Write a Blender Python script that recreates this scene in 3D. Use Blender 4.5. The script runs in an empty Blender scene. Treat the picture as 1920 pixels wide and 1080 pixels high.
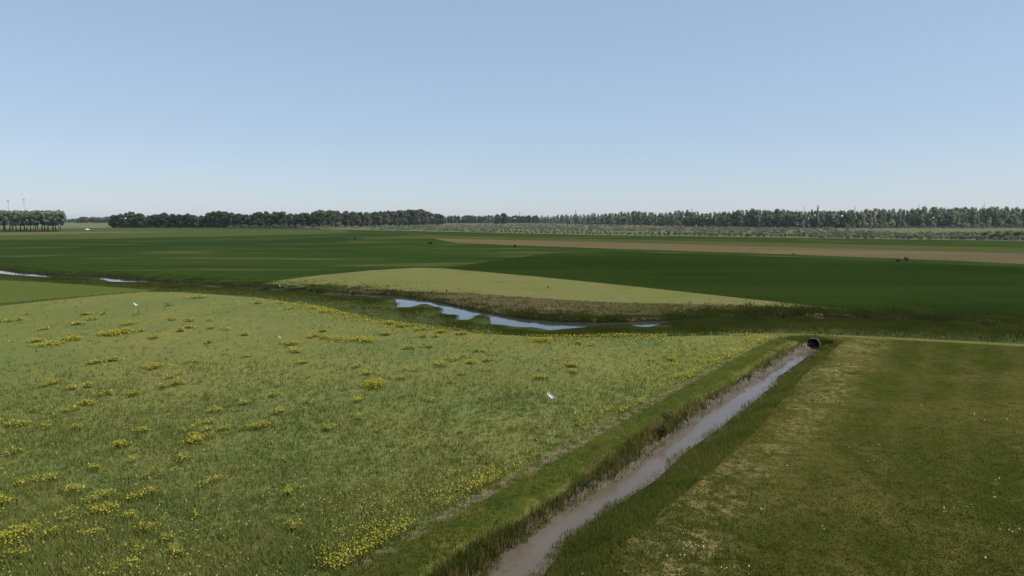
import bpy, bmesh, math, random
import numpy as np
from mathutils import Vector, Matrix
from mathutils.geometry import delaunay_2d_cdt

random.seed(7)
RNG = np.random.default_rng(7)
R = math.radians
scene = bpy.context.scene
COL = scene.collection

# ------------------------------------------------------------------ camera, sky, sun, exposure
CAM_H, FPX, HORIZON = 12.0, 1280.0, 410.0          # metres; focal length in px of the 1920 px photograph
PITCH = math.atan((540 - HORIZON) / FPX)
cam_d = bpy.data.cameras.new('camera'); cam = bpy.data.objects.new('camera', cam_d); COL.objects.link(cam)
cam.location = (0, 0, CAM_H); cam.rotation_euler = (R(90) - PITCH, 0, 0)
cam_d.sensor_width = 36; cam_d.lens = 36 * FPX / 1920; cam_d.clip_start = 0.5; cam_d.clip_end = 60000
scene.camera = cam

SUN_AZ, SUN_EL = R(106), R(52)                       # clockwise from straight ahead
world = bpy.data.worlds.new('World'); scene.world = world; world.use_nodes = True
wn = world.node_tree.nodes; wl = world.node_tree.links
sky = wn.new('ShaderNodeTexSky'); sky.sky_type = 'NISHITA'; sky.sun_disc = False
sky.sun_elevation = SUN_EL; sky.sun_rotation = SUN_AZ
sky.air_density = 1.0; sky.dust_density = 0.3; sky.ozone_density = 8.0; sky.altitude = 0
bg = wn['Background']; bg.inputs['Strength'].default_value = 0.071
gam = wn.new('ShaderNodeGamma'); gam.inputs['Gamma'].default_value = 0.42           # a flatter, paler sky, as a phone or drone camera shows it
wl.new(sky.outputs[0], gam.inputs['Color'])
tnt = wn.new('ShaderNodeVectorMath'); tnt.operation = 'MULTIPLY'; tnt.inputs[1].default_value = (3.12, 3.30, 3.58)
wl.new(gam.outputs[0], tnt.inputs[0]); wl.new(tnt.outputs[0], bg.inputs['Color'])

sd = bpy.data.lights.new('sun', 'SUN'); sun = bpy.data.objects.new('sun', sd); COL.objects.link(sun)
sd.energy = 4.2; sd.angle = R(0.5); sd.color = (1.0, 0.95, 0.87)
to_sun = Vector((math.sin(SUN_AZ) * math.cos(SUN_EL), math.cos(SUN_AZ) * math.cos(SUN_EL), math.sin(SUN_EL)))
sun.rotation_euler = to_sun.to_track_quat('Z', 'Y').to_euler(); sun.location = (80, 60, 120)

vs = scene.view_settings
vs.view_transform = 'Standard'; vs.look = 'None'; vs.gamma = 1; vs.use_curve_mapping = False; vs.exposure = 0.5
scene.cycles.max_bounces = 6; scene.cycles.volume_bounces = 0; scene.cycles.use_denoising = True

# ------------------------------------------------------------------ measuring helpers
CP, SP = math.cos(PITCH), math.sin(PITCH)
def G(u, v, z=0.0):
    """the spot at height z seen at photograph pixel (u, v)"""
    xc, yc = (u - 960) / FPX, (540 - v) / FPX
    dx, dy, dz = xc, CP + yc * SP, -SP + yc * CP
    t = (z - CAM_H) / dz
    return (dx * t, dy * t)
def Gs(pts, z=0.0): return [G(u, v, z) for u, v in pts]
def Gnp(u, v, z=0.0):
    xc, yc = (u - 960) / FPX, (540 - v) / FPX
    dy, dz = CP + yc * SP, -SP + yc * CP
    t = (z - CAM_H) / dz
    return xc * t, dy * t
def at_dist(u, D): return ((u - 960) / FPX * (D * CP + CAM_H * SP), D)    # on the ground, D metres ahead
def top_height(v, D): return CAM_H + (HORIZON - v) / FPX * D
def lerp_list(x, pts): return np.interp(x, [p[0] for p in pts], [p[1] for p in pts])

def in_poly(x, y, poly):
    x = np.asarray(x, float); y = np.asarray(y, float); c = np.zeros(x.shape, bool)
    n = len(poly); j = n - 1
    for i in range(n):
        xi, yi = poly[i]; xj, yj = poly[j]
        if yi != yj:
            c ^= ((yi > y) != (yj > y)) & (x < (xj - xi) * (y - yi) / (yj - yi) + xi)
        j = i
    return c
def dist_poly(x, y, poly, closed=True):
    d = np.full(np.shape(x), 1e9); n = len(poly)
    for i in range(n if closed else n - 1):
        ax, ay = poly[i]; bx, by = poly[(i + 1) % n]
        ex, ey = bx - ax, by - ay; L = ex * ex + ey * ey + 1e-12
        t = np.clip(((x - ax) * ex + (y - ay) * ey) / L, 0, 1)
        d = np.minimum(d, np.hypot(x - ax - t * ex, y - ay - t * ey))
    return d
def resample(poly, step):
    out = []
    for (ax, ay), (bx, by) in zip(poly[:-1], poly[1:]):
        n = max(1, int(math.hypot(bx - ax, by - ay) / step))
        out += [(ax + (bx - ax) * k / n, ay + (by - ay) * k / n) for k in range(n)]
    return out + [poly[-1]]
def vnoise(x, y, s, seed=0):
    """value noise, -1..1"""
    x = np.asarray(x, float) / s; y = np.asarray(y, float) / s
    i, j = np.floor(x).astype(np.int64), np.floor(y).astype(np.int64); f, g = x - i, y - j
    f = f * f * (3 - 2 * f); g = g * g * (3 - 2 * g)
    def h(a, b):
        n = (a * 374761393 + b * 668265263 + seed * 974634777) & 0x7fffffff
        n = ((n ^ (n >> 13)) * 1274126177) & 0x7fffffff
        return ((n ^ (n >> 16)) & 0xffff) / 32767.5 - 1
    return (h(i, j) * (1 - f) + h(i + 1, j) * f) * (1 - g) + (h(i, j + 1) * (1 - f) + h(i + 1, j + 1) * f) * g

def tag(o, label=None, cat=None, group=None, kind=None):
    if label: o['label'] = label
    if cat: o['category'] = cat
    if group: o['group'] = group
    if kind: o['kind'] = kind
    return o
def empty(name, loc=(0, 0, 0), rz=0.0, s=1.0):
    o = bpy.data.objects.new(name, None); COL.objects.link(o)
    o.location = loc; o.rotation_euler = (0, 0, rz); o.scale = (s, s, s) if isinstance(s, (int, float)) else s
    o.empty_display_size = 0.3
    return o
def link(name, me, parent=None, mat=None):
    o = bpy.data.objects.new(name, me); COL.objects.link(o)
    if parent: o.parent = parent
    if mat and not me.materials: me.materials.append(mat)
    return o
def np_mesh(name, V, F, mat=None, tint=None, smooth=False):
    """V (n,3), F (m,k): one mesh; tint is a 0..1 number per vertex"""
    V = np.ascontiguousarray(V, np.float32); F = np.ascontiguousarray(F, np.int32)
    me = bpy.data.meshes.new(name); m, k = F.shape
    me.vertices.add(len(V)); me.vertices.foreach_set('co', V.ravel())
    me.loops.add(m * k); me.loops.foreach_set('vertex_index', F.ravel())
    me.polygons.add(m); me.polygons.foreach_set('loop_start', np.arange(0, m * k, k, dtype=np.int32))
    me.polygons.foreach_set('loop_total', np.full(m, k, np.int32))
    if smooth: me.polygons.foreach_set('use_smooth', np.ones(m, bool))
    if tint is not None:
        a = me.attributes.new('tint', 'FLOAT', 'POINT'); a.data.foreach_set('value', np.ascontiguousarray(tint, np.float32))
    me.update(calc_edges=True); me.validate()
    if mat: me.materials.append(mat)
    return me

# ------------------------------------------------------------------ materials
def new_mat(name):
    m = bpy.data.materials.new(name); m.use_nodes = True
    nt = m.node_tree; nt.nodes.clear()
    out = nt.nodes.new('ShaderNodeOutputMaterial')
    return m, nt, nt.nodes, nt.links, out
def rgba(c): return (c[0], c[1], c[2], 1)
class N:
    """small shorthand over a node tree"""
    def __init__(s, nt): s.nt, s.n, s.l = nt, nt.nodes, nt.links; s._pos = None
    def pos(s):
        if s._pos is None: s._pos = s.n.new('ShaderNodeNewGeometry').outputs['Position']
        return s._pos
    def noise(s, scale, detail=3, rough=0.55, vec=None, stretch=None, rot=0):
        t = s.n.new('ShaderNodeTexNoise'); t.inputs['Scale'].default_value = scale
        t.inputs['Detail'].default_value = detail; t.inputs['Roughness'].default_value = rough
        src = vec or s.pos()
        if stretch or rot:
            mp = s.n.new('ShaderNodeMapping'); s.l.new(src, mp.inputs['Vector'])
            mp.inputs['Rotation'].default_value = (0, 0, rot); mp.inputs['Scale'].default_value = stretch or (1, 1, 1)
            src = mp.outputs[0]
        s.l.new(src, t.inputs['Vector']); return t.outputs['Fac']
    def remap(s, v, a, b, c=0.0, d=1.0, smooth=True):
        m = s.n.new('ShaderNodeMapRange'); s.l.new(v, m.inputs['Value'])
        if smooth: m.interpolation_type = 'SMOOTHSTEP'
        for k, x in zip(('From Min', 'From Max', 'To Min', 'To Max'), (a, b, c, d)): m.inputs[k].default_value = x
        return m.outputs[0]
    def math(s, op, a, b=None):
        m = s.n.new('ShaderNodeMath'); m.operation = op
        for k, x in ((0, a), (1, b)):
            if x is None: continue
            if isinstance(x, (int, float)): m.inputs[k].default_value = x
            else: s.l.new(x, m.inputs[k])
        return m.outputs[0]
    def mix(s, f, a, b, kind='MIX'):
        m = s.n.new('ShaderNodeMix'); m.data_type = 'RGBA'; m.blend_type = kind
        for key, x in (('Factor', f), ('A', a), ('B', b)):
            sock = [i for i in m.inputs if i.name == key and (i.type == ('VALUE' if key == 'Factor' else 'RGBA'))][0]
            if isinstance(x, (int, float)): sock.default_value = x
            elif isinstance(x, tuple): sock.default_value = rgba(x)
            else: s.l.new(x, sock)
        return [o for o in m.outputs if o.type == 'RGBA'][0]
    def across(s, p0, ang):
        """distance right of the line through p0 that runs ang clockwise from +Y"""
        v = s.n.new('ShaderNodeVectorMath'); v.operation = 'SUBTRACT'; s.l.new(s.pos(), v.inputs[0]); v.inputs[1].default_value = (p0[0], p0[1], 0)
        d = s.n.new('ShaderNodeVectorMath'); d.operation = 'DOT_PRODUCT'; s.l.new(v.outputs[0], d.inputs[0])
        d.inputs[1].default_value = (math.cos(ang), -math.sin(ang), 0); return d.outputs['Value']
    def principled(s, color, rough=0.9, bump=None, strength=0.5, dist=0.1, spec=0.15):
        b = s.n.new('ShaderNodeBsdfPrincipled'); b.inputs['Roughness'].default_value = rough
        b.inputs['Specular IOR Level'].default_value = spec
        if isinstance(color, tuple): b.inputs['Base Color'].default_value = rgba(color)
        else: s.l.new(color, b.inputs['Base Color'])
        if bump is not None:
            k = s.n.new('ShaderNodeBump'); k.inputs['Strength'].default_value = strength; k.inputs['Distance'].default_value = dist
            s.l.new(bump, k.inputs['Height']); s.l.new(k.outputs[0], b.inputs['Normal'])
        return b.outputs[0]
def simple_mat(name, c, rough=0.8, spec=0.2, metallic=0.0, vary=0.12, scale=3.0):
    m, nt, n, l, out = new_mat(name); N_ = N(nt)
    f = N_.noise(scale, 3)
    col = N_.mix(f, tuple(x * (1 - vary) for x in c), tuple(min(1, x * (1 + vary)) for x in c))
    b = N_.principled(col, rough, spec=spec)
    b.node.inputs['Metallic'].default_value = metallic
    l.new(b, out.inputs['Surface']); return m
def field_mat(name, c1, c2, c3=None, big=0.03, mid=0.2, fine=1.6, fine_amt=0.25, c3_at=(0.55, 0.7), stretch=None, rot=0, bump=0.4, extra=None):
    """grass or crop seen from above: two tones in broad patches, a third in smaller ones, grain on top"""
    m, nt, n, l, out = new_mat(name); k = N(nt)
    col = k.mix(k.remap(k.noise(big, 4, 0.6, stretch=stretch, rot=rot), 0.35, 0.65), c1, c2)
    if c3: col = k.mix(k.remap(k.noise(mid, 5, 0.65, stretch=stretch, rot=rot), c3_at[0], c3_at[1]), col, c3)
    if extra: col = extra(k, col)
    g = k.noise(fine, 5, 0.75)
    grey = k.remap(g, 0.25, 0.75, 1 - fine_amt, 1 + fine_amt, False)
    cc = n.new('ShaderNodeCombineColor')
    for i in range(3): l.new(grey, cc.inputs[i])
    col = k.mix(1.0, col, cc.outputs[0], 'MULTIPLY')
    l.new(k.principled(col, 1.0, g, bump, 0.12, 0.0), out.inputs['Surface']); return m
def leaf_mat(name, dark, light, third=None, transl=0.3, patch=0.25):
    """blades and leaves: tint picks between tones, a broad noise varies plants against each other"""
    m, nt, n, l, out = new_mat(name); k = N(nt)
    a = n.new('ShaderNodeAttribute'); a.attribute_name = 'tint'
    oi = n.new('ShaderNodeObjectInfo')
    t = k.math('ADD', a.outputs['Fac'], k.math('MULTIPLY', k.math('SUBTRACT', oi.outputs['Random'], 0.5), 0.5))
    t = k.math('ADD', t, k.math('MULTIPLY', k.math('SUBTRACT', k.noise(0.12, 3), 0.5), patch))
    col = k.mix(k.remap(t, 0, 1, 0, 1, False), dark, light)
    if third: col = k.mix(k.remap(t, 0.82, 0.95), col, third)
    d = n.new('ShaderNodeBsdfDiffuse'); l.new(col, d.inputs['Color'])
    tr = n.new('ShaderNodeBsdfTranslucent'); l.new(col, tr.inputs['Color'])
    mx = n.new('ShaderNodeMixShader'); mx.inputs[0].default_value = transl
    l.new(d.outputs[0], mx.inputs[1]); l.new(tr.outputs[0], mx.inputs[2]); l.new(mx.outputs[0], out.inputs['Surface'])
    return m
def water_mat(name, mud, rough=0.04, ripple=0.02, scale=2.5):
    m, nt, n, l, out = new_mat(name); k = N(nt)
    col = k.mix(k.noise(0.25, 4), tuple(c * 0.75 for c in mud), tuple(c * 1.2 for c in mud))
    b = k.principled(col, rough, k.noise(scale, 3, 0.5), 0.25, ripple, 0.5)
    b.node.inputs['IOR'].default_value = 1.33
    l.new(b, out.inputs['Surface']); return m

# ------------------------------------------------------------------ the lie of the land (measured on the photograph)
WL, WLR = -0.75, -0.42                                # water below the fields: ditch, river
river_far = [(-500, 472), (-250, 490), (0, 505), (30, 510), (95, 516), (140, 518), (190, 518.5), (210, 520), (235, 523), (270, 525), (300, 528.5), (345, 530),
             (385, 531.5), (430, 536.5), (500, 539), (560, 543), (620, 547), (690, 552), (750, 556), (800, 563), (860, 576), (920, 589), (980, 598), (1040, 603),
             (1100, 605), (1180, 604.5), (1240, 602.5), (1320, 599), (1400, 594), (1480, 592), (1560, 596), (1640, 599), (1750, 602), (1850, 606), (1920, 609), (2400, 640)]
river_near = [(-500, 478), (-250, 496), (0, 512.5), (30, 515), (60, 517), (95, 519.5), (110, 519.5), (140, 520), (155, 521), (185, 520.5), (200, 525.5), (212, 527.5), (235, 528.5), (270, 528.5),
              (285, 528), (300, 530.5), (325, 532), (345, 531.5), (360, 531.8), (375, 532.6), (385, 532.6), (400, 534.2), (420, 538.0), (430, 537.6), (440, 538), (500, 541.5), (560, 545.5), (620, 550), (650, 553), (690, 555.5),
              (735, 559), (747, 562), (750, 575), (765, 575), (787, 570), (800, 569), (826, 576), (830, 582), (838, 590), (856, 590), (861, 599), (876, 599), (897, 590), (924, 594),
              (927, 607), (950, 609), (972, 612), (1000, 613), (1033, 618), (1083, 615), (1142, 609), (1180, 608), (1190, 611), (1210, 613), (1233, 608), (1250, 605.5), (1320, 602), (1400, 597),
              (1480, 595), (1560, 599), (1640, 602), (1750, 605), (1850, 609), (1920, 612), (2400, 644)]
ditch_l = [(560, 1260), (710, 1180), (900, 1080), (990, 1000), (1065, 950), (1150, 900), (1215, 850), (1275, 805), (1332, 765), (1395, 722), (1436, 700), (1468, 680), (1495, 663), (1514, 654)]
ditch_r = [(1533, 654), (1512, 668), (1484, 688), (1455, 707), (1447, 722), (1405, 757), (1345, 803), (1278, 850), (1225, 900), (1147, 950), (1075, 1000), (1010, 1080), (880, 1180), (760, 1260)]
field_edge = [(130, 1352), (320, 1250), (630, 1080), (740, 1018), (860, 948), (1000, 868), (1120, 803), (1250, 737), (1330, 693), (1420, 650), (1455, 634)]
verge_edge = [(360, 1352), (530, 1250), (800, 1080), (905, 1010), (1020, 935), (1130, 865), (1215, 800), (1310, 745), (1390, 700), (1465, 655), (1500, 640)]
grass_edge = [(1580, 641), (1545, 670), (1505, 705), (1465, 750), (1425, 800), (1370, 850), (1305, 905), (1240, 955), (1180, 1005), (1090, 1080), (960, 1180), (820, 1290)]

RF, RN = Gs(river_far, WLR), Gs(river_near, WLR)
RIVER = RF + RN[::-1]
AX = math.atan((1843 - 960) / FPX * CP)               # the ditch runs this far to the right of straight ahead
def back(p, L=70): return (p[0] - math.sin(AX) * L, p[1] - math.cos(AX) * L)     # on along the ditch, behind the viewer
DITCH_LEFT, DITCH_RIGHT = Gs(ditch_l, WL), Gs(ditch_r, WL)
DITCH_LEFT = [back(DITCH_LEFT[0])] + DITCH_LEFT; DITCH_RIGHT = DITCH_RIGHT + [back(DITCH_RIGHT[-1])]
DITCH = DITCH_LEFT + DITCH_RIGHT
FE, VE, GE = Gs(field_edge), Gs(verge_edge), Gs(grass_edge)
FE, VE, GE = [back(FE[0])] + FE, [back(VE[0])] + VE, GE + [back(GE[-1])]
flower_far = [(-600, 632), (-300, 602), (0, 573), (100, 563), (200, 553), (270, 547), (340, 548), (420, 553), (480, 558), (560, 569), (620, 581), (660, 593), (740, 606), (820, 616), (900, 623), (1000, 628), (1100, 630), (1250, 630), (1330, 629), (1420, 629)]
FLOWER = Gs(flower_far) + FE[::-1] + [(-160.0, FE[0][1]), (-160.0, 60.0)]
VERGE = FE + VE[::-1]
CORRIDOR = VE + GE                                     # ditch with both banks
track_top = [(1330, 625), (1480, 625), (1560, 627), (1700, 633), (1920, 645), (2400, 672)]
track_bot = [(1420, 629), (1455, 634), (1500, 632), (1580, 631.5), (1700, 637), (1920, 649.5), (2400, 677)]
TRACK = Gs(track_top) + Gs(track_bot)[::-1]
MEADOW = Gs([(1500, 640), (1580, 631.5), (1700, 637), (1920, 649.5), (2400, 677), (3600, 900)]) + [(120.0, 10.0), (120.0, GE[-1][1])] + GE[::-1][:-1]
LEFT_PATCH = Gs([(-400, 517), (0, 525), (60, 528), (150, 534), (250, 541), (290, 545), (230, 549), (100, 559), (0, 568), (-400, 606)])
pale_top = [(488, 530), (600, 516), (700, 507), (780, 502), (830, 503)]
dark_low = [(830, 503), (1000, 518), (1200, 538), (1400, 560), (1610, 583)]
PALE = Gs(pale_top + dark_low[1:] + [(1500, 577), (1400, 573), (1330, 571), (1250, 569), (1120, 566), (1030, 560), (950, 555), (880, 550), (780, 546), (700, 543), (620, 540), (540, 537)])
ROUGH = Gs([(540, 537), (620, 540), (700, 543), (780, 546), (880, 550), (950, 555), (1030, 560), (1120, 566), (1250, 569), (1330, 571), (1400, 573), (1500, 577), (1610, 583), (1700, 588), (1920, 599), (2400, 628)]
           ) + Gs([(u, v + 1.5) for u, v in river_far if u >= 560], WLR)[::-1]
road_top = [(815, 447.5), (1000, 451), (1200, 456), (1500, 464.5), (1920, 475.5), (2500, 491)]
road_bot = [(850, 455), (1000, 461), (1200, 468), (1500, 477.5), (1800, 489), (1920, 495), (2500, 525)]
ROAD = Gs(road_top) + Gs(road_bot)[::-1]
DARK = Gs(dark_low + [(1700, 588), (1920, 599), (2400, 628)]) + Gs([(2500, 534), (1920, 502), (1700, 491.5), (1500, 483), (1300, 476), (1150, 472), (1040, 474), (960, 484)])
DRY = Gs([(640, 446), (815, 447.5)]) + Gs(road_top[1:]) + Gs([(2500, 476), (1920, 464.5), (1500, 456), (1200, 449.5), (1000, 445.5), (800, 441)])
scrub_front = [(600, 429.5), (760, 433), (950, 437), (1150, 441), (1300, 443), (1500, 446), (1700, 449), (1920, 452), (2500, 460)]
SCRUB = Gs(scrub_front) + Gs([(2500, 424), (1920, 424), (1500, 425), (1300, 422), (1000, 418), (600, 420)])
DARK_STRIP = Gs([(120, 463), (300, 457.5), (480, 451.5), (640, 445), (690, 447), (640, 452.5), (480, 459), (300, 463.5), (190, 465)])
FAR_MEADOW = Gs([(-500, 452), (0, 450), (200, 447.5), (420, 442.5), (660, 437), (640, 430.5), (212, 427.2), (120, 428.2), (-500, 431.2)])
HEADLAND = Gs([(-500, 444), (0, 441), (200, 437), (340, 434.5), (120, 434.5), (0, 436.5), (-500, 439)])
FAR_PASTURE = Gs([(-500, 431), (120, 428), (212, 427), (212, 417.5), (100, 417), (-500, 417)])

CULVERT = G(1526, 652, WL)
RIGHT_BANK = DITCH_RIGHT + GE[::-1]
def H(x, y):
    """height of the land"""
    x = np.asarray(x, float); y = np.asarray(y, float)
    z = 0.05 * vnoise(x, y, 9, 1) + 0.025 * vnoise(x, y, 2.3, 2)
    near = (np.hypot(x, y) < 330)
    if near.any():
        xs, ys, zz = x[near], y[near], z[near]
        yfar = np.interp(xs, [p[0] for p in RF], [p[1] for p in RF])
        d = dist_poly(xs, ys, RIVER); ins = in_poly(xs, ys, RIVER)
        d = d + 0.18 * vnoise(xs, ys, 1.6, 5) * (~ins)
        w = np.where(ys > yfar, 0.75, 10.0)
        t = np.clip(d / w, 0, 1); lift = np.where(ys > yfar, t ** 0.6, 0.08 + 0.92 * t)
        zr = np.where(ins, WLR - 0.08 - np.clip(d, 0, 0.5), WLR - 0.08 - (WLR - 0.08) * lift + zz * t)
        zz = np.minimum(zr, np.where(t >= 1, zz, 9))
        d = dist_poly(xs, ys, DITCH); ins = in_poly(xs, ys, DITCH)
        d = d + 0.12 * vnoise(xs, ys, 0.9, 6) * (~ins)
        rightside = in_poly(xs, ys, RIGHT_BANK)
        t = np.clip(d / np.where(rightside, 2.6, 1.1), 0, 1)
        dl, dr = dist_poly(xs, ys, DITCH_LEFT, False), dist_poly(xs, ys, DITCH_RIGHT, False)
        q = np.clip((dl / (dl + dr + 1e-6) - 0.22 + 0.30 * vnoise(xs, ys, 3.5, 7) + 0.16 * vnoise(xs, ys, 0.9, 8)) / 0.30, 0, 1)
        zd = np.where(ins, WL + 0.05 - 0.26 * q, WL + 0.05 - 0.12 * (dr < dl) - (WL - 0.02) * np.where(rightside, t * t * (3 - 2 * t), t ** 0.8))
        cx, cy = CULVERT; q = np.hypot(xs - cx, ys - cy)
        up = (xs - cx) * math.sin(AX) + (ys - cy) * math.cos(AX)              # the crossing heaped over the pipe
        mound = 0.34 * np.exp(-((up - 1.6) / 1.5) ** 2 - (((xs - cx) * math.cos(AX) - (ys - cy) * math.sin(AX)) / 2.2) ** 2) * np.clip((up + 0.15) / 0.4, 0, 1)
        zz = np.minimum(zz, np.where(up > 0.1, 9, zd)) + mound; z[near] = zz
    return z

RIVER_MEADOW = RN + Gs([(2400, 672), (1920, 645), (1700, 633), (1560, 627), (1480, 625), (1330, 625)] + [p for p in flower_far[::-1] if p[0] < 1330])
ZONES = [('grass_verge', VERGE), ('ditch_bank', CORRIDOR), ('flower_field', FLOWER), ('farm_track', TRACK), ('mown_meadow', MEADOW), ('young_pasture', LEFT_PATCH),
         ('pale_field', PALE), ('rough_river_bank', ROUGH), ('dark_crop_field', DARK), ('dirt_road', ROAD), ('dry_grass_strip', DRY), ('scrubland', SCRUB),
         ('headland_track', HEADLAND), ('far_pasture', FAR_PASTURE), ('dark_meadow_strip', DARK_STRIP), ('river_meadow', RIVER_MEADOW), ('far_meadow', FAR_MEADOW)]

# ------------------------------------------------------------------ ground materials
DITCH0 = G(955, 1080)
def meadow_extra(k, col):
    a = k.across(G(1090, 1080), AX)
    wob = k.math('ADD', a, k.math('MULTIPLY', k.math('SUBTRACT', k.noise(0.25, 4), 0.5), 4.0))
    band = k.math('MULTIPLY', k.remap(wob, -0.8, 0.5), k.remap(wob, 4.6, 2.2))
    patch = k.math('MULTIPLY', k.remap(k.noise(0.45, 4, 0.65), 0.36, 0.60), k.remap(k.noise(2.1, 5, 0.75), 0.38, 0.62))
    col = k.mix(k.math('MULTIPLY', band, patch), col, (0.185, 0.150, 0.062))
    ln = k.remap(k.math('SINE', k.math('MULTIPLY', wob, 2.0)), -0.2, 0.9)
    col = k.mix(k.math('MULTIPLY', ln, 0.22), col, (0.080, 0.072, 0.020))
    s = k.remap(k.noise(0.16, 3, 0.5, stretch=(1, 0.05, 1), rot=AX), 0.5, 0.72)
    col = k.mix(k.math('MULTIPLY', s, k.math('MULTIPLY', k.noise(1.1, 4, 0.7), 0.9)), col, (0.085, 0.070, 0.020))
    b = k.remap(k.noise(0.11, 4, 0.6), 0.48, 0.66)
    col = k.mix(k.math('MULTIPLY', b, 0.7), col, (0.070, 0.064, 0.017))
    w = k.remap(k.noise(0.55, 5, 0.7), 0.60, 0.74)
    col = k.mix(k.math('MULTIPLY', w, 0.6), col, (0.105, 0.085, 0.030))
    d = k.remap(k.noise(0.9, 4, 0.6), 0.62, 0.72)
    return k.mix(k.math('MULTIPLY', d, 0.6), col, (0.024, 0.028, 0.006))
def verge_extra(k, col):
    a = k.across(G(630, 1080), AX)
    wob = k.math('ADD', a, k.math('MULTIPLY', k.math('SUBTRACT', k.noise(0.6, 4), 0.5), 0.7))
    edge = k.remap(wob, 0.55, 0.15)
    col = k.mix(k.math('MULTIPLY', edge, k.remap(k.noise(1.3, 4, 0.7), 0.4, 0.6)), col, (0.130, 0.108, 0.062))
    pale = k.math('MULTIPLY', k.remap(wob, 1.9, 2.3), k.remap(k.noise(0.9, 4), 0.35, 0.65))
    return k.mix(pale, col, (0.095, 0.092, 0.026))
def road_extra(k, col):
    """greyer and grassier towards the near end"""
    a = k.across(G(1000, 456), R(-20))
    return k.mix(k.math('MULTIPLY', k.remap(a, 20, 190), 0.75), col, (0.062, 0.056, 0.037))
FIELD_ROT = -math.atan2(G(1610, 583)[1] - G(830, 503)[1], G(1610, 583)[0] - G(830, 503)[0])
def crop_bands(k, col):
    s = k.remap(k.noise(0.030, 4, 0.6, stretch=(0.18, 1.6, 1), rot=FIELD_ROT), 0.42, 0.68)
    col = k.mix(k.math('MULTIPLY', s, 0.8), col, (0.0215, 0.0335, 0.0068))
    t = k.remap(k.noise(0.012, 3, 0.5), 0.50, 0.70)
    col = k.mix(k.math('MULTIPLY', t, 0.6), col, (0.0260, 0.0420, 0.0085))
    a = k.math('SINE', k.math('MULTIPLY', k.across(G(830, 503), math.pi / 2 - FIELD_ROT * -1), 2.1))
    return k.mix(k.math('MULTIPLY', k.remap(a, 0.2, 1.0), 0.10), col, (0.010, 0.018, 0.004))
def flower_extra(k, col):
    """cooler green and drier olive patches"""
    a = k.remap(k.noise(0.085, 4, 0.6), 0.48, 0.66)
    col = k.mix(k.math('MULTIPLY', a, 0.45), col, (0.078, 0.104, 0.040))
    b = k.remap(k.noise(0.20, 4, 0.65), 0.56, 0.70)
    return k.mix(k.math('MULTIPLY', b, 0.5), col, (0.128, 0.118, 0.042))
def streaks(k, col):
    s = k.remap(k.noise(0.035, 5, 0.6, stretch=(0.5, 1.6, 1), rot=0.12), 0.53, 0.66)
    col = k.mix(k.math('MULTIPLY', s, 0.9), col, (0.062, 0.066, 0.024))
    d = k.remap(k.noise(0.022, 3, 0.5, stretch=(0.35, 1.5, 1), rot=0.1), 0.52, 0.66)
    return k.mix(k.math('MULTIPLY', d, 0.55), col, (0.012, 0.026, 0.005))
M = {}
M['flower_field'] = field_mat('flower_field', (0.0956, 0.1141, 0.0344), (0.1255, 0.1257, 0.0385), (0.1707, 0.1397, 0.0365), 0.05, 0.12, 1.8, 0.22, (0.58, 0.75), extra=flower_extra)
M['grass_verge'] = field_mat('grass_verge', (0.0367, 0.0486, 0.0090), (0.0509, 0.0616, 0.0112), (0.0765, 0.0714, 0.0155), 0.15, 0.5, 2.2, 0.3, (0.5, 0.7), extra=verge_extra)
M['ditch_bank'] = field_mat('ditch_bank', (0.0336, 0.0435, 0.0092), (0.0520, 0.0495, 0.0133), (0.0714, 0.0525, 0.0215), 0.3, 0.6, 2.5, 0.35)
M['farm_track'] = field_mat('farm_track', (0.0927, 0.0900, 0.0245), (0.1089, 0.0972, 0.0323), None, 0.3, 0.6, 2.5, 0.2)
M['mown_meadow'] = field_mat('mown_meadow', (0.0314, 0.0394, 0.0068), (0.0404, 0.0449, 0.0086), (0.0554, 0.0521, 0.0123), 0.06, 0.45, 1.5, 0.35, (0.5, 0.72), extra=meadow_extra, bump=0.6)
M['young_pasture'] = field_mat('young_pasture', (0.0606, 0.0805, 0.0185), (0.0695, 0.0854, 0.0206), None, 0.05, 0.2, 1.5, 0.12)
M['pale_field'] = field_mat('pale_field', (0.1075, 0.1155, 0.0363), (0.1233, 0.1155, 0.0466), (0.0896, 0.1050, 0.0272), 0.035, 0.12, 1.2, 0.12, (0.5, 0.7))
M['rough_river_bank'] = field_mat('rough_river_bank', (0.0580, 0.0577, 0.0184), (0.0927, 0.0740, 0.0404), (0.0403, 0.0488, 0.0110), 0.07, 0.22, 1.1, 0.3)
M['dark_crop_field'] = field_mat('dark_crop_field', (0.0113, 0.0223, 0.0037), (0.0139, 0.0258, 0.0042), (0.0187, 0.0284, 0.0053), 0.02, 0.045, 0.9, 0.10, (0.55, 0.8), extra=crop_bands)
M['dirt_road'] = field_mat('dirt_road', (0.0880, 0.0700, 0.0344), (0.1170, 0.0920, 0.0484), (0.0740, 0.0690, 0.0307), 0.010, 0.035, 0.6, 0.12, (0.54, 0.70), stretch=(0.4, 1.6, 1), rot=0.35, extra=road_extra)
M['dry_grass_strip'] = field_mat('dry_grass_strip', (0.0440, 0.0560, 0.0150), (0.0580, 0.0600, 0.0200), (0.0300, 0.0440, 0.0090), 0.012, 0.03, 0.5, 0.15, stretch=(0.3, 1.5, 1), rot=0.25)
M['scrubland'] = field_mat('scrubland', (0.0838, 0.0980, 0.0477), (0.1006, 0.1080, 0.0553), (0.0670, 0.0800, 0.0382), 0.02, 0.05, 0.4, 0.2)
M['headland_track'] = field_mat('headland_track', (0.0902, 0.0840, 0.0357), (0.1019, 0.0875, 0.0405), None, 0.02, 0.05, 0.4, 0.1)
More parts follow.
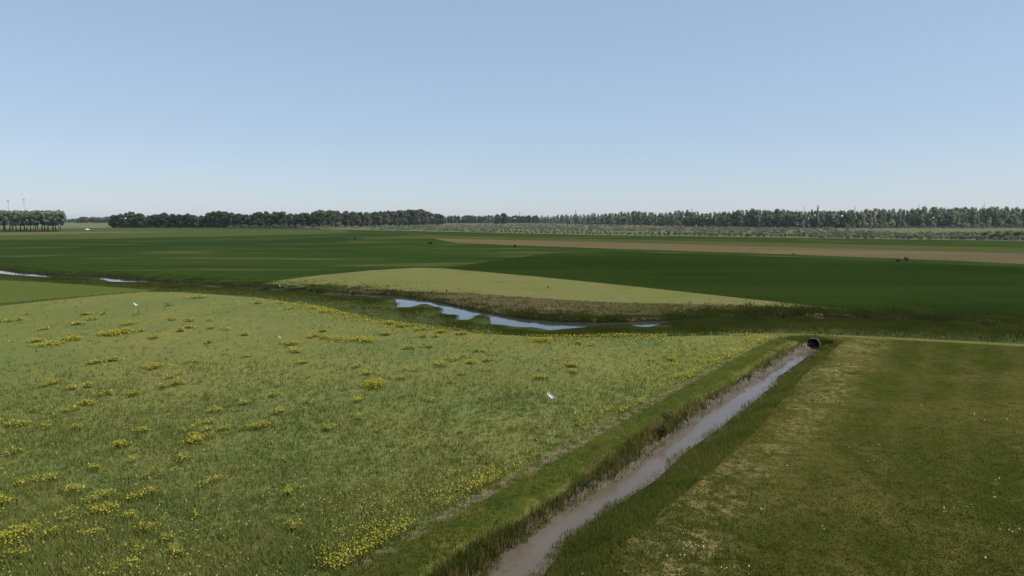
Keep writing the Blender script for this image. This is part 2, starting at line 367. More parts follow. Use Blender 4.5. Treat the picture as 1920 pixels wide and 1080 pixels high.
M['far_pasture'] = field_mat('far_pasture', (0.1176, 0.1240, 0.0711), (0.0924, 0.1040, 0.0524), None, 0.006, 0.02, 0.1, 0.05)
M['far_meadow'] = field_mat('far_meadow', (0.0400, 0.0560, 0.0170), (0.0560, 0.0700, 0.0230), (0.0680, 0.0740, 0.0300), 0.012, 0.03, 0.6, 0.12, stretch=(0.4, 1.5, 1), rot=0.1)
M['river_meadow'] = field_mat('river_meadow', (0.0380, 0.0500, 0.0150), (0.0480, 0.0560, 0.0190), (0.0620, 0.0590, 0.0240), 0.06, 0.2, 1.2, 0.25)
M['dark_meadow_strip'] = field_mat('dark_meadow_strip', (0.0138, 0.0297, 0.0083), (0.0182, 0.0352, 0.0097), (0.0253, 0.0407, 0.0120), 0.02, 0.05, 0.6, 0.12)
M['ground'] = field_mat('ground', (0.0189, 0.0363, 0.0073), (0.0251, 0.0421, 0.0086), (0.0418, 0.0562, 0.0146), 0.014, 0.028, 0.6, 0.12, (0.60, 0.74), extra=streaks)
M['soil'] = simple_mat('soil', (0.018, 0.015, 0.010), 0.95, 0.05, vary=0.4, scale=2.0)
M['mud'] = simple_mat('mud', (0.074, 0.059, 0.041), 0.6, 0.2, vary=0.45, scale=2.6)

# ------------------------------------------------------------------ ground: one triangulated sheet, cut along the field edges
def build_ground():
    verts, edges, seen = [], [], {}
    def vid(p):
        key = (round(p[0], 3), round(p[1], 3))
        if key not in seen: seen[key] = len(verts); verts.append(Vector(key))
        return seen[key]
    for _, poly in ZONES:
        pts = list(poly) + [poly[0]]
        ids = [vid(p) for p in resample(pts, 6.0 if _ in ('flower_field', 'mown_meadow', 'grass_verge', 'ditch_bank', 'rough_river_bank') else 60.0)]
        edges += [(a, b) for a, b in zip(ids[:-1], ids[1:]) if a != b]
    for poly in (RIVER, DITCH):
        ids = [vid(p) for p in resample(list(poly) + [poly[0]], 2.0)]
        edges += [(a, b) for a, b in zip(ids[:-1], ids[1:]) if a != b]
    gx, gy = np.meshgrid(np.arange(-110, 130, 3.0), np.arange(-20, 200, 3.0)); g = np.c_[gx.ravel(), gy.ravel()]
    gx, gy = np.meshgrid(np.arange(-20, 45, 0.45), np.arange(-6, 72, 0.45)); f = np.c_[gx.ravel(), gy.ravel()]
    f = f[(dist_poly(f[:, 0], f[:, 1], DITCH) < 2.0) | in_poly(f[:, 0], f[:, 1], DITCH)]
    gx, gy = np.meshgrid(np.arange(-150, 90, 0.9), np.arange(65, 190, 0.7)); r = np.c_[gx.ravel(), gy.ravel()]
    dr = dist_poly(r[:, 0], r[:, 1], RIVER); r = r[(dr < 2.2) | in_poly(r[:, 0], r[:, 1], RIVER)]
    P = np.vstack([g, f, r]); P += RNG.uniform(-0.12, 0.12, P.shape)
    for p in P: vid((float(p[0]), float(p[1])))
    S = 14000.0
    for k in range(28):
        a = k / 28 * math.tau
        for q in (S, 3500, 1200, 500): vid((math.cos(a) * q, math.sin(a) * q))
    V, E, F, *_ = delaunay_2d_cdt(verts, edges, [], 0, 1e-4)
    V = np.array([(v.x, v.y) for v in V]); F = np.array([f for f in F if len(f) == 3], int)
    ar = (V[F[:, 1], 0] - V[F[:, 0], 0]) * (V[F[:, 2], 1] - V[F[:, 0], 1]) - (V[F[:, 2], 0] - V[F[:, 0], 0]) * (V[F[:, 1], 1] - V[F[:, 0], 1])
    F = F[np.abs(ar) > 1e-6]; ar = ar[np.abs(ar) > 1e-6]
    F[ar < 0] = F[ar < 0][:, ::-1]
    Z = H(V[:, 0], V[:, 1]); V3 = np.c_[V, Z]
    C = V[F].mean(1); zone = np.full(len(F), -1)
    for i, (nm, poly) in enumerate(ZONES):
        m = (zone < 0) & in_poly(C[:, 0], C[:, 1], poly); zone[m] = i
    soil = ((dist_poly(C[:, 0], C[:, 1], RIVER) < 0.45) | in_poly(C[:, 0], C[:, 1], RIVER) | (dist_poly(C[:, 0], C[:, 1], DITCH) < 0.35) | in_poly(C[:, 0], C[:, 1], DITCH))
    mud = in_poly(C[:, 0], C[:, 1], DITCH) | (dist_poly(C[:, 0], C[:, 1], DITCH) < 0.3)
    for i in range(-1, len(ZONES)):
        sel = zone == i
        if not sel.any(): continue
        nm = 'ground' if i < 0 else ZONES[i][0]
        f = F[sel]; used, inv = np.unique(f, return_inverse=True)
        me = np_mesh(nm, V3[used], inv.reshape(f.shape), M[nm], smooth=True)
        me.materials.append(M['soil']); me.materials.append(M['mud']); me.polygons.foreach_set('material_index', soil[sel].astype(np.int32) + (soil[sel] & mud[sel]))
        tag(link(nm, me), GROUND_LABEL[nm], kind='structure')
GROUND_LABEL = {
    'ground': 'open green farmland stretching to the horizon', 'flower_field': 'green crop field dotted with yellow flowers', 'grass_verge': 'mown grass verge between flower field and ditch',
    'ditch_bank': 'grassy banks of the narrow muddy ditch', 'farm_track': 'pale grassy track along the top of the mown meadow', 'mown_meadow': 'olive mown meadow with straw strewn along its edge',
    'young_pasture': 'bright green pasture wedge by the river', 'pale_field': 'pale yellow-green wedge field across the river', 'rough_river_bank': 'rough brownish grass on the far river bank',
    'dark_crop_field': 'smooth dark green crop field', 'dirt_road': 'wide bare brown strip crossing the plain', 'dry_grass_strip': 'dry olive grass strip behind the brown strip',
    'scrubland': 'grey-green land under the willow scrub', 'headland_track': 'pale headland in front of the poplar grove', 'far_meadow': 'lighter green meadow below the grove and dark wood', 'river_meadow': 'uneven olive grassland between river and track', 'dark_meadow_strip': 'dark green strip across the far meadow', 'far_pasture': 'pale far pasture beyond the poplar grove'}
build_ground()

def water(name, poly, mat, level, label):
    """a level sheet that runs a little into its banks"""
    cx = np.array(poly); me = bpy.data.meshes.new(name); bm = bmesh.new()
    vs_ = [bm.verts.new((x, y, level)) for x, y in poly]
    es = [bm.edges.new((vs_[i], vs_[(i + 1) % len(vs_)])) for i in range(len(vs_))]
    bmesh.ops.triangle_fill(bm, use_beauty=True, edges=es, normal=(0, 0, 1))
    for f in bm.faces:
        if f.normal.z < 0: f.normal_flip()
    bm.to_mesh(me); bm.free()
    return tag(link(name, me, mat=mat), label, kind='structure')
def grow(poly, d):
    out = []; n = len(poly); area = sum(poly[i][0] * poly[(i + 1) % n][1] - poly[(i + 1) % n][0] * poly[i][1] for i in range(n))
    s = 1 if area > 0 else -1
    for i in range(n):
        a, b, c = Vector(poly[i - 1]), Vector(poly[i]), Vector(poly[(i + 1) % n])
        t = ((b - a).normalized() + (c - b).normalized()); t = t.normalized() if t.length > 1e-6 else (b - a).normalized()
        out.append((b.x + s * t.y * d, b.y - s * t.x * d))
    return out
water('river_water', grow(RIVER, 0.45), water_mat('river_water', (0.030, 0.034, 0.028), 0.05, 0.015, 1.8), WLR, 'still blue river winding between grassy banks')
water('ditch_water', grow(DITCH, 0.12), water_mat('ditch_water', (0.095, 0.074, 0.052), 0.08, 0.03, 2.5), WL, 'shallow muddy brown water in the ditch')

# ------------------------------------------------------------------ grasses and flowers (ground cover)
def blades(x, y, z, h, w, lean=0.35, n=3, spread=0.12, tint=None):
    """n tapering blades at each spot, as one set of triangles"""
    k = len(x); x = np.repeat(x, n); y = np.repeat(y, n); z = np.repeat(z, n); h = np.repeat(h, n) * RNG.uniform(0.6, 1.15, k * n); w = np.repeat(np.broadcast_to(w, (k,)), n)
    t = RNG.uniform(0, 1, k * n) if tint is None else np.clip(np.repeat(tint, n) + RNG.normal(0, 0.12, k * n), 0, 1)
    x = x + RNG.normal(0, spread, k * n); y = y + RNG.normal(0, spread, k * n)
    a = RNG.uniform(0, math.tau, k * n); b = RNG.uniform(0, math.tau, k * n); l = h * RNG.uniform(0, lean, k * n)
    V = np.empty((k * n, 3, 3)); ca, sa = np.cos(a) * w / 2, np.sin(a) * w / 2
    V[:, 0] = np.c_[x - ca, y - sa, z - 0.03]; V[:, 1] = np.c_[x + ca, y + sa, z - 0.03]
    V[:, 2] = np.c_[x + np.cos(b) * l, y + np.sin(b) * l, z + h]
    return V.reshape(-1, 3), np.arange(k * n * 3).reshape(-1, 3), np.repeat(t, 3)
def scatter(n, poly, ulim=(-500, 2500), vlim=(560, 1420)):
    """spots in a field, thinning out with distance"""
    u = RNG.uniform(*ulim, n); v = RNG.uniform(*vlim, n); x, y = Gnp(u, v)
    m = in_poly(x, y, poly); return x[m], y[m]
def stuff(name, parts, mat, label):
    V, F, T, o = [], [], [], 0
    for v, f, t in parts: V.append(v); F.append(f + o); T.append(t); o += len(v)
    me = np_mesh(name, np.vstack(V), np.vstack(F), mat, np.concatenate(T))
    return tag(link(name, me), label, kind='stuff')

crop_mat = leaf_mat('crop_grass', (0.1271, 0.1560, 0.0394), (0.2319, 0.2325, 0.0657), None, 0.45)
x, y = scatter(190000, FLOWER); D = np.hypot(x, y); m = RNG.random(len(x)) < np.clip((78 - D) / 35, 0.12, 1); x, y, D = x[m], y[m], D[m]; z = H(x, y)
h = 0.26 + 0.10 * vnoise(x, y, 4, 9) + 0.07 * vnoise(x, y, 1.0, 10)
stuff('crop_grass', [blades(x, y, z, h, 0.03 + D * 0.0006, 1.1, 3, 0.10, 0.5 + 0.35 * vnoise(x, y, 2.5, 11))], crop_mat, 'short grey-green crop grass covering the flower field')

verge_mat = leaf_mat('verge_grass', (0.0420, 0.0609, 0.0096), (0.1113, 0.1031, 0.0206), (0.1854, 0.1328, 0.0439), 0.35)
x, y = scatter(60000, VERGE, (200, 1560), (620, 1260)); z = H(x, y)
x2, y2 = scatter(150000, CORRIDOR, (400, 1640), (625, 1290))
dd = dist_poly(x2, y2, DITCH); ins = in_poly(x2, y2, DITCH); ok = ~ins | ((dd < 0.28) & (RNG.random(len(x2)) < 0.55) & (vnoise(x2, y2, 1.4, 71) > -0.35)); x2, y2, dd = x2[ok], y2[ok], dd[ok]; z2 = np.maximum(H(x2, y2), WL - 0.05)
side = in_poly(x2, y2, VE + DITCH_LEFT[::-1])          # nearer the flower field
stuff('verge_grass', [blades(x, y, z, 0.10 + 0.05 * RNG.random(len(x)), 0.03, 0.8, 3, 0.1, 0.35 + 0.3 * vnoise(x, y, 1.5, 12))], verge_mat, 'short mown grass on the verge along the ditch')
bank_mat = leaf_mat('bank_grass', (0.0351, 0.0513, 0.0097), (0.1082, 0.1093, 0.0241), (0.2300, 0.1673, 0.0602), 0.35)
s = side; hh = np.clip(0.62 + 0.22 * vnoise(x2[s], y2[s], 1.3, 13) - 0.12 * np.abs(dd[s] - 1.0), 0.2, 1)
lush_mat = leaf_mat('lush_grass', (0.0850, 0.1077, 0.0185), (0.1738, 0.1724, 0.0338), None, 0.5)
stuff('bank_reeds', [blades(x2[s], y2[s], z2[s], hh, 0.035, 0.45, 3, 0.09, np.clip(0.36 + 0.3 * dd[s] / 1.6 + 0.40 * vnoise(x2[s], y2[s], 0.9, 14) + 0.6 * (RNG.random(s.sum()) < 0.14) * (vnoise(x2[s], y2[s], 2.5, 44) > -0.3), 0, 1))], bank_mat, 'tall dark grass and reeds on the ditch bank beside the verge')
s = ~side; hh = 0.24 + 0.10 * vnoise(x2[s], y2[s], 1.6, 15)
xm, ym = scatter(60000, MEADOW, (700, 1700), (630, 1290)); gd = dist_poly(xm, ym, GE, False)
m = (RNG.random(len(xm)) < np.exp(-gd / 0.8)) & (vnoise(xm, ym, 1.1, 17) + 0.6 * vnoise(xm, ym, 0.4, 19) > -0.25); xm, ym = xm[m], ym[m]; zm = H(xm, ym)
fringe = blades(xm, ym, zm, 0.14 + 0.10 * RNG.random(len(xm)), 0.035, 0.7, 3, 0.1, 0.5 + 0.4 * vnoise(xm, ym, 1.2, 16))
n = 1400; ca, cu = RNG.normal(0, 1.2, n), RNG.uniform(-0.75, 0.5, n); m = (np.abs(ca) > 0.55) | (cu > -0.2); ca, cu = ca[m], cu[m]
xc, yc = CULVERT[0] + ca * math.cos(AX) + cu * math.sin(AX), CULVERT[1] - ca * math.sin(AX) + cu * math.cos(AX)
collar = blades(xc, yc, np.maximum(H(xc, yc), WL + 0.05), 0.16 + 0.16 * RNG.random(len(xc)), 0.04, 0.9, 3, 0.06, RNG.random(len(xc)))
stuff('lush_bank_grass', [fringe, collar, blades(x2[s], y2[s], z2[s], hh, 0.035, 0.5, 3, 0.09, 0.45 + 0.4 * vnoise(x2[s], y2[s], 1.2, 16))], lush_mat, 'lush bright green grass on the ditch bank beside the mown meadow')

mown_mat = leaf_mat('mown_grass', (0.0484, 0.0605, 0.0082), (0.1081, 0.1026, 0.0164), (0.2845, 0.2170, 0.0616), 0.3)
x, y = scatter(190000, MEADOW); z = H(x, y)
a = (x - G(1090, 1080)[0]) * math.cos(AX) - (y - G(1090, 1080)[1]) * math.sin(AX)
straw = np.clip(1 - np.abs(a - 1.8) / 2.2, 0, 1) * (vnoise(x, y, 1.1, 20) > -0.1)
stuff('mown_grass', [blades(x, y, z, 0.05 + 0.04 * RNG.random(len(x)), 0.045, 2.2, 3, 0.12, np.clip(0.38 + 0.28 * vnoise(x, y, 1.8, 18) + 0.5 * straw * RNG.random(len(x)), 0, 1))], mown_mat, 'cut stubble and straw lying on the mown meadow')

x, y = scatter(58000, MEADOW); m = vnoise(x, y, 0.55, 61) + 0.5 * vnoise(x, y, 4, 62) > 0.72; x, y = x[m], y[m]
stuff('grass_tussocks', [blades(x, y, H(x, y), 0.10 + 0.08 * RNG.random(len(x)), 0.04, 0.9, 5, 0.10, 0.25 + 0.3 * vnoise(x, y, 2, 63))], lush_mat, 'small uncut tufts of greener grass standing in the mown meadow')
reed_mat = leaf_mat('river_grass', (0.0428, 0.0605, 0.0105), (0.1031, 0.1059, 0.0196), None, 0.45)
RIVER_LOW = [p for p in RN if True] + Gs([(2400, 672), (1920, 645), (1480, 625)] + flower_far[::-1][1:-2] + [(-500, 560)])
u = RNG.uniform(-400, 2300, 90000); v = lerp_list(u, river_near) + RNG.exponential(9, len(u)) + 0.3; x, y = Gnp(u, v, WLR)
m = (~in_poly(x, y, RIVER)) & (~in_poly(x, y, FLOWER)) & (~in_poly(x, y, TRACK)) & (~in_poly(x, y, MEADOW)) & (~in_poly(x, y, CORRIDOR)) & (~in_poly(x, y, LEFT_PATCH)); x, y = x[m], y[m]; z = H(x, y)
near_set = blades(x, y, z, np.where(x > 19, 0.42, np.clip(dist_poly(x, y, RIVER) / 4, 0.35, 1) * 0.22) + 0.09 * vnoise(x, y, 3, 21), 0.07, 0.4, 3, 0.15, 0.45 + 0.35 * vnoise(x, y, 3.5, 22))
u = RNG.uniform(-400, 2300, 40000); v = lerp_list(u, river_far) - RNG.exponential(5, len(u)) + 0.4; x, y = Gnp(u, v, WLR)
m = ~in_poly(x, y, RIVER); x, y = x[m], y[m]; z = H(x, y)
far_set = blades(x, y, z, np.clip(0.17 + 0.22 * vnoise(x, y, 2.2, 23), 0.06, 1) + np.where(x > 19, 0.14, 0), 0.07, 0.5, 3, 0.15, 0.25 + 0.4 * vnoise(x, y, 2.5, 24))
stuff('river_grass', [near_set, far_set], reed_mat, 'rough green grass and reeds lining both river banks')
x, y = scatter(30000, ROUGH, (500, 2300), (535, 640)); z = H(x, y)
rough_mat = leaf_mat('rough_grass', (0.0448, 0.0464, 0.0109), (0.1165, 0.0896, 0.0381), None, 0.3)
stuff('rough_grass', [blades(x, y, z, 0.22 + 0.10 * vnoise(x, y, 3, 25), 0.08, 0.6, 3, 0.2, 0.5 + 0.4 * vnoise(x, y, 4, 26))], rough_mat, 'rough brownish tussock grass across the river')

# yellow flowers: drifts measured on the photograph, plus a thin sprinkle
def z5(l): return [(a / 2.25, 600 + b / 2.25, w / 2.25) for a, b, w in l]
def z6(l): return [(640 + a / 2.25, 600 + b / 2.25, w / 2.25) for a, b, w in l]
def z1(l): return [(a / 4, 360 + b / 4, w / 4) for a, b, w in l]
def z2_(l): return [(480 + a / 4, 360 + b / 4, w / 4) for a, b, w in l]
DRIFTS = z5([(150,105,140),(310,75,60),(490,50,100),(655,75,30),(405,180,30),(465,170,40),(1050,150,40),(650,200,60),(800,180,60),(225,270,50),(290,295,50),(365,285,30),(725,240,60),(700,285,40),(760,270,50),
    (560,320,30),(440,318,40),(370,360,50),(300,385,60),(140,390,50),(75,450,45),(165,465,50),(325,465,30),(605,475,40),(790,470,40),(850,440,40),(885,465,30),(945,465,40),(820,515,90),(1060,460,70),(1105,450,40),
    (915,385,40),(1030,355,40),(1160,320,40),(1320,355,70),(1190,385,50),(1385,465,40),(50,565,60),(495,535,60),(440,620,50),(390,630,30),(565,590,60),(770,595,70),(135,680,50),(230,672,45),(300,725,45),(640,660,80),
    (880,690,40),(485,760,100),(600,750,90),(20,770,70),(290,820,140),(430,815,130),(100,895,130),(565,838,40),(235,900,60),(390,920,50),(695,935,50),(1210,740,55),(620,885,40),(90,995,60),(600,985,50),(745,990,60),
    (540,1055,90),(1250,885,60),(830,835,30),(1040,60,30),(880,95,25),(1230,100,60),(1310,70,50),(1250,130,70),(1270,180,50),(1375,75,30)]) + z6([(80,85,130),(190,60,30),(350,70,25),(400,70,25),(880,80,100),(285,120,30),(370,115,40),(585,130,30),(405,185,60),
    (480,165,70),(330,210,35),(75,195,35),(110,225,50),(150,275,120),(65,345,60),(215,245,50),(270,210,40),(515,225,30),(600,210,30),(840,245,60),(980,190,50),(980,220,40),(365,340,40),(85,425,35),(1005,100,30),(1060,105,40),
    (1320,170,40),(1400,165,60),(460,265,30),(550,180,40),(620,170,40)]) + z1([(20,970,60),(330,1025,60),(190,915,40),(600,985,90),(880,1055,180),(940,1000,110),(1010,918,40),(700,955,50),(1300,955,60),(1410,965,60),(1420,1010,60),
    (1490,785,90),(1580,960,70),(1590,1015,50),(1690,1030,70),(1270,845,30),(150,955,50),(1090,1035,50),(1355,1040,60),(640,912,70),(780,912,40)]) + z2_([(30,830,50),(160,830,60),(240,870,60),(890,940,30),(425,1070,60),(980,1060,60),(510,1040,50),
    (470,870,110),(560,890,130),(660,915,120),(760,930,80),(1000,980,80),(1100,1000,80),(1250,1030,90),(1400,1050,90),(1550,1065,90)])
fx, fy, fs, fz = [], [], [], []
for u, v, w in DRIFTS:
    cx, cy = G(u, v + 2, 0.0); D = math.hypot(cx, cy); R_ = max(0.3, w / FPX * D * 0.50)
    for _ in range(int(RNG.integers(2, 6))):
        r = R_ * RNG.uniform(0.25, 0.75); ox, oy = RNG.normal(0, R_ * 0.55), RNG.normal(0, R_ * 0.6)
        n = int(min(1400, 18 + (680 if w > 36 else 430) * r * r * RNG.uniform(0.3, 1.3)))
        px = RNG.normal(0, r * 0.7, n); py = RNG.normal(0, r * 0.8, n); q = np.exp(-(px ** 2 + py ** 2) / (2.0 * r * r))
        fx.append(cx + ox + px); fy.append(cy + oy + py); fs.append((0.014 + D * 0.00055) * RNG.uniform(0.6, 1.3, n)); fz.append((0.20 + 0.20 * q * RNG.uniform(0.5, 1.2)) * RNG.uniform(0.7, 1.15, n))
def sprinkle(n, poly, test):
    x, y = scatter(n, poly); m = test(x, y); x, y = x[m], y[m]
    fx.append(x); fy.append(y); fs.append(0.020 + np.hypot(x, y) * 0.0005); fz.append(RNG.uniform(0.25, 0.5, len(x)))
def edge_d(x, y): return dist_poly(x, y, FE, False)
FAR_EDGE = Gs([p for p in flower_far if 540 <= p[0] <= 1300])
def strip(n, px_line, inward, depth, mask_scale, seed, lo, height):
    """flowers crowding along one edge of the field, inward metres deep"""
    d = np.r_[0, np.cumsum([math.hypot(b[0] - a[0], b[1] - a[1]) for a, b in zip(px_line[:-1], px_line[1:])])]
    t = RNG.uniform(0, d[-1], n); u = np.interp(t, d, [p[0] for p in px_line]); v = np.interp(t, d, [p[1] for p in px_line])
    x, y = Gnp(u, v); k = RNG.exponential(depth, n); x, y = x + inward[0] * k, y + inward[1] * k
    m = vnoise(x, y, mask_scale, seed) + 0.5 * vnoise(x, y, mask_scale * 0.35, seed + 1) > lo + RNG.normal(0, 0.3, n); x, y = x[m], y[m]
    fx.append(x); fy.append(y); fs.append(0.017 + np.hypot(x, y) * 0.00055); fz.append(RNG.uniform(*height, len(x)))
strip(6500, [p for p in field_edge if p[1] < 1200], (-math.cos(AX), math.sin(AX)), 0.75, 3.0, 31, 0.05, (0.15, 0.45))
strip(3500, [p for p in field_edge if p[1] < 800], (-math.cos(AX), math.sin(AX)), 3.5, 4.0, 36, -0.1, (0.2, 0.4))
strip(5000, [p for p in flower_far if 540 <= p[0] <= 1300], (-0.25, -1.0), 2.2, 5.0, 33, -0.5, (0.2, 0.4))
strip(2500, [p for p in flower_far if 460 <= p[0] <= 1000], (-0.25, -1.0), 7.0, 5.0, 38, 0.0, (0.2, 0.4))
sprinkle(52000, FLOWER, lambda x, y: RNG.random(len(x)) < np.clip(0.10 + 0.35 * vnoise(x, y, 4, 32), 0.03, 1))
fx, fy, fs, fz = map(np.concatenate, (fx, fy, fs, fz)); m = in_poly(fx, fy, FLOWER); fx, fy, fs, fz = fx[m], fy[m], fs[m], fz[m]
def petals(x, y, z, s):
    """a small tilted five-sided blossom at each spot"""
    k = len(x); a0 = RNG.uniform(0, math.tau, k); tx, ty = RNG.normal(0, 0.45, k), RNG.normal(0, 0.45, k)
    V = np.empty((k, 5, 3))
    for i in range(5):
        dx, dy = np.cos(a0 + i * math.tau / 5) * s, np.sin(a0 + i * math.tau / 5) * s
        V[:, i] = np.c_[x + dx, y + dy, z + dx * tx + dy * ty]
    return V.reshape(-1, 3), np.arange(k * 5).reshape(-1, 5), np.repeat(RNG.random(k), 5)
yellow = leaf_mat('yellow_petals', (0.22, 0.21, 0.020), (0.40, 0.37, 0.070), None, 0.3, 0.2)
stuff('yellow_flowers', [petals(fx, fy, H(fx, fy) + fz, fs * 0.9)], yellow, 'yellow wildflowers in drifts across the green field')
stem_mat = leaf_mat('flower_stems', (0.0739, 0.0880, 0.0134), (0.1478, 0.1375, 0.0224), None, 0.35)
stuff('flower_stems', [blades(fx, fy, H(fx, fy), fz * 0.9, 0.022, 0.2, 1, 0.03)], stem_mat, 'green stems under the yellow wildflowers')
x, y = scatter(38000, MEADOW); m = (vnoise(x, y, 0.8, 41) > 0.74 - 0.25 * vnoise(x, y, 7, 42)) & (RNG.random(len(x)) < 0.6); x, y = x[m], y[m]
white = leaf_mat('white_petals', (0.42, 0.42, 0.34), (0.62, 0.62, 0.52), None, 0.2, 0.0)
stuff('white_flowers', [petals(x, y, H(x, y) + 0.11, np.full(len(x), 0.014) + np.hypot(x, y) * 0.00028)], white, 'small white flowers sprinkled over the mown meadow')

# ------------------------------------------------------------------ trees
def leaf_quads(P, size, tint, up=0.3):
    """one small leaf clump (a tilted quad) at each point"""
    k = len(P); n = RNG.normal(size=(k, 3)); n[:, 2] += up; n /= np.linalg.norm(n, axis=1)[:, None] + 1e-9
    a = np.cross(n, RNG.normal(size=(k, 3))); a /= np.linalg.norm(a, axis=1)[:, None] + 1e-9; b = np.cross(n, a)
    s = (size * RNG.uniform(0.6, 1.3, k))[:, None]
    V = np.stack([P - a * s - b * s * 0.6, P + a * s - b * s * 0.7, P + a * s * 0.8 + b * s * 0.6, P - a * s * 0.7 + b * s * 0.7], 1)
    return V.reshape(-1, 3), np.arange(k * 4).reshape(-1, 4), np.repeat(tint, 4)
def lobes_crown(lobes, per, size):
    """leaves spread through a set of ellipsoid clumps (cx, cy, cz, rx, rz, tint)"""
    V, F, T, o = [], [], [], 0
    for cx, cy, cz, rx, rz, t in lobes:
        n = max(12, int(per * (rx * rx + rx * rz)))
        d = RNG.normal(size=(n, 3)); d /= np.linalg.norm(d, axis=1)[:, None]
        d *= (RNG.uniform(0.35, 1.0, n) ** 0.5)[:, None]
        P = np.c_[cx + d[:, 0] * rx, cy + d[:, 1] * rx, cz + d[:, 2] * rz]
        v, f, tt = leaf_quads(P, np.full(n, size), np.clip(t + RNG.normal(0, 0.14, n), 0, 1))
        V.append(v); F.append(f + o); T.append(tt); o += len(v)
    return np.vstack(V), np.vstack(F), np.concatenate(T)
def trunk_mesh(name, h, r, limbs, mat, sides=7):
    """a tapered, slightly bent trunk with limbs (z, angle, length, rise)"""
    bm = bmesh.new()
    def tube(pts, radii):
        rings = []
        for i, (p, rr) in enumerate(zip(pts, radii)):
            d = (Vector(pts[min(i + 1, len(pts) - 1)]) - Vector(pts[max(i - 1, 0)])).normalized()
            q = d.to_track_quat('Z', 'X')
            rings.append([bm.verts.new(Vector(p) + q @ Vector((math.cos(k / sides * math.tau) * rr, math.sin(k / sides * math.tau) * rr, 0))) for k in range(sides)])
        for A, B in zip(rings[:-1], rings[1:]):
            for k in range(sides): bm.faces.new((A[k], A[(k + 1) % sides], B[(k + 1) % sides], B[k]))
        bm.faces.new(rings[-1])
    b = [(random.uniform(-1, 1) * h * 0.012 * i, random.uniform(-1, 1) * h * 0.012 * i, h * i / 5) for i in range(6)]
    b[0] = (0, 0, -0.3)
    tube(b, [r * 1.35, r, r * 0.85, r * 0.65, r * 0.42, r * 0.15])
    for z, a, L, rise in limbs:
        i = min(4, int(z / h * 5)); f = z / h * 5 - i; p = Vector(b[i]).lerp(Vector(b[i + 1]), f)
        d = Vector((math.cos(a), math.sin(a), 0))
        tube([p, p + d * L * 0.5 + Vector((0, 0, rise * 0.4)), p + d * L + Vector((0, 0, rise))], [r * 0.4, r * 0.25, r * 0.08])
    me = bpy.data.meshes.new(name); bm.to_mesh(me); bm.free(); me.materials.append(mat)
    for p in me.polygons: p.use_smooth = True
    return me
bark = simple_mat('bark', (0.080, 0.070, 0.058), 0.95, 0.05, vary=0.3, scale=1.5)
pale_bark = simple_mat('pale_bark', (0.20, 0.19, 0.165), 0.9, 0.05, vary=0.25, scale=1.5)

def broad_crown():                                   # unit: metres, 20 m tree
    L = []
    for k in range(26):
        a = random.uniform(0, math.tau); z = random.uniform(2.5, 17.5); t = (z - 2) / 17
        env = 5.2 * math.sqrt(max(0.05, 1 - ((t - 0.45) / 0.62) ** 2)); rr = env * math.sqrt(random.uniform(0.1, 0.9))
        s = random.uniform(1.5, 2.6)
        L.append((math.cos(a) * rr, math.sin(a) * rr, z, s, s * random.uniform(0.7, 0.95), random.uniform(0.15, 0.85)))
    L.append((random.uniform(-1, 1), random.uniform(-1, 1), 18.2, 1.9, 1.5, 0.6))
    return lobes_crown(L, 22, 0.42)
def poplar_crown():
    L = []
    for k in range(22):
        a = random.uniform(0, math.tau); z = random.uniform(7.0, 18.8); t = (z - 6.5) / 13.5
        env = 3.7 * math.sqrt(max(0.05, 1 - ((t - 0.55) / 0.62) ** 2)); rr = env * math.sqrt(random.uniform(0.05, 0.9))
        s = random.uniform(1.2, 1.9)
        L.append((math.cos(a) * rr, math.sin(a) * rr, z, s, s * random.uniform(1.0, 1.4), random.uniform(0.2, 0.9)))
    return lobes_crown(L, 26, 0.36)
def slender_crown():
    L = []; n = random.randint(15, 19); lean = random.uniform(-0.6, 0.6); w = random.uniform(2.4, 3.4); top = random.uniform(0.3, 0.6)
    for k in range(n):
        a = random.uniform(0, math.tau); z = 1.6 + 16.6 * (k / n) ** 0.9; t = z / 19
        env = w * (1 - t) ** top + 0.3; rr = env * random.uniform(0.1, 0.9)
        s = random.uniform(0.9, 1.6) * (1.15 - 0.35 * t)
        L.append((math.cos(a) * rr + lean * t * 2, math.sin(a) * rr, z, s, s * random.uniform(1.1, 1.8), random.uniform(0.1, 0.95)))
    L.append((lean * 2, 0, 18.4, 0.9, 1.6, 0.6))
    return lobes_crown(L, 24, 0.36)
def bush_crown(h=3.6, r=2.2, n=12, per=26, size=0.20):
    L = []
    for k in range(n):
        a = random.uniform(0, math.tau); rr = r * 0.75 * math.sqrt(random.random()); z = h * random.uniform(0.2, 0.78) * (1 - 0.35 * (rr / r) ** 2)
        s = random.uniform(0.28, 0.42) * r
        L.append((math.cos(a) * rr, math.sin(a) * rr, z, s, s * random.uniform(0.9, 1.4), random.uniform(0.2, 0.9)))
    return lobes_crown(L, per, size)
def conifer_crown():
    L = []
    for k in range(60):
        t = k / 60; z = 3 + 21 * t; a = k * 2.4; rr = 3.1 * (1 - t) * random.uniform(0.4, 0.9)
        L.append((math.cos(a) * rr, math.sin(a) * rr, z, 0.9 * (1 - t) + 0.3, 0.7, random.uniform(0.1, 0.7)))
    return lobes_crown(L, 26, 0.3)

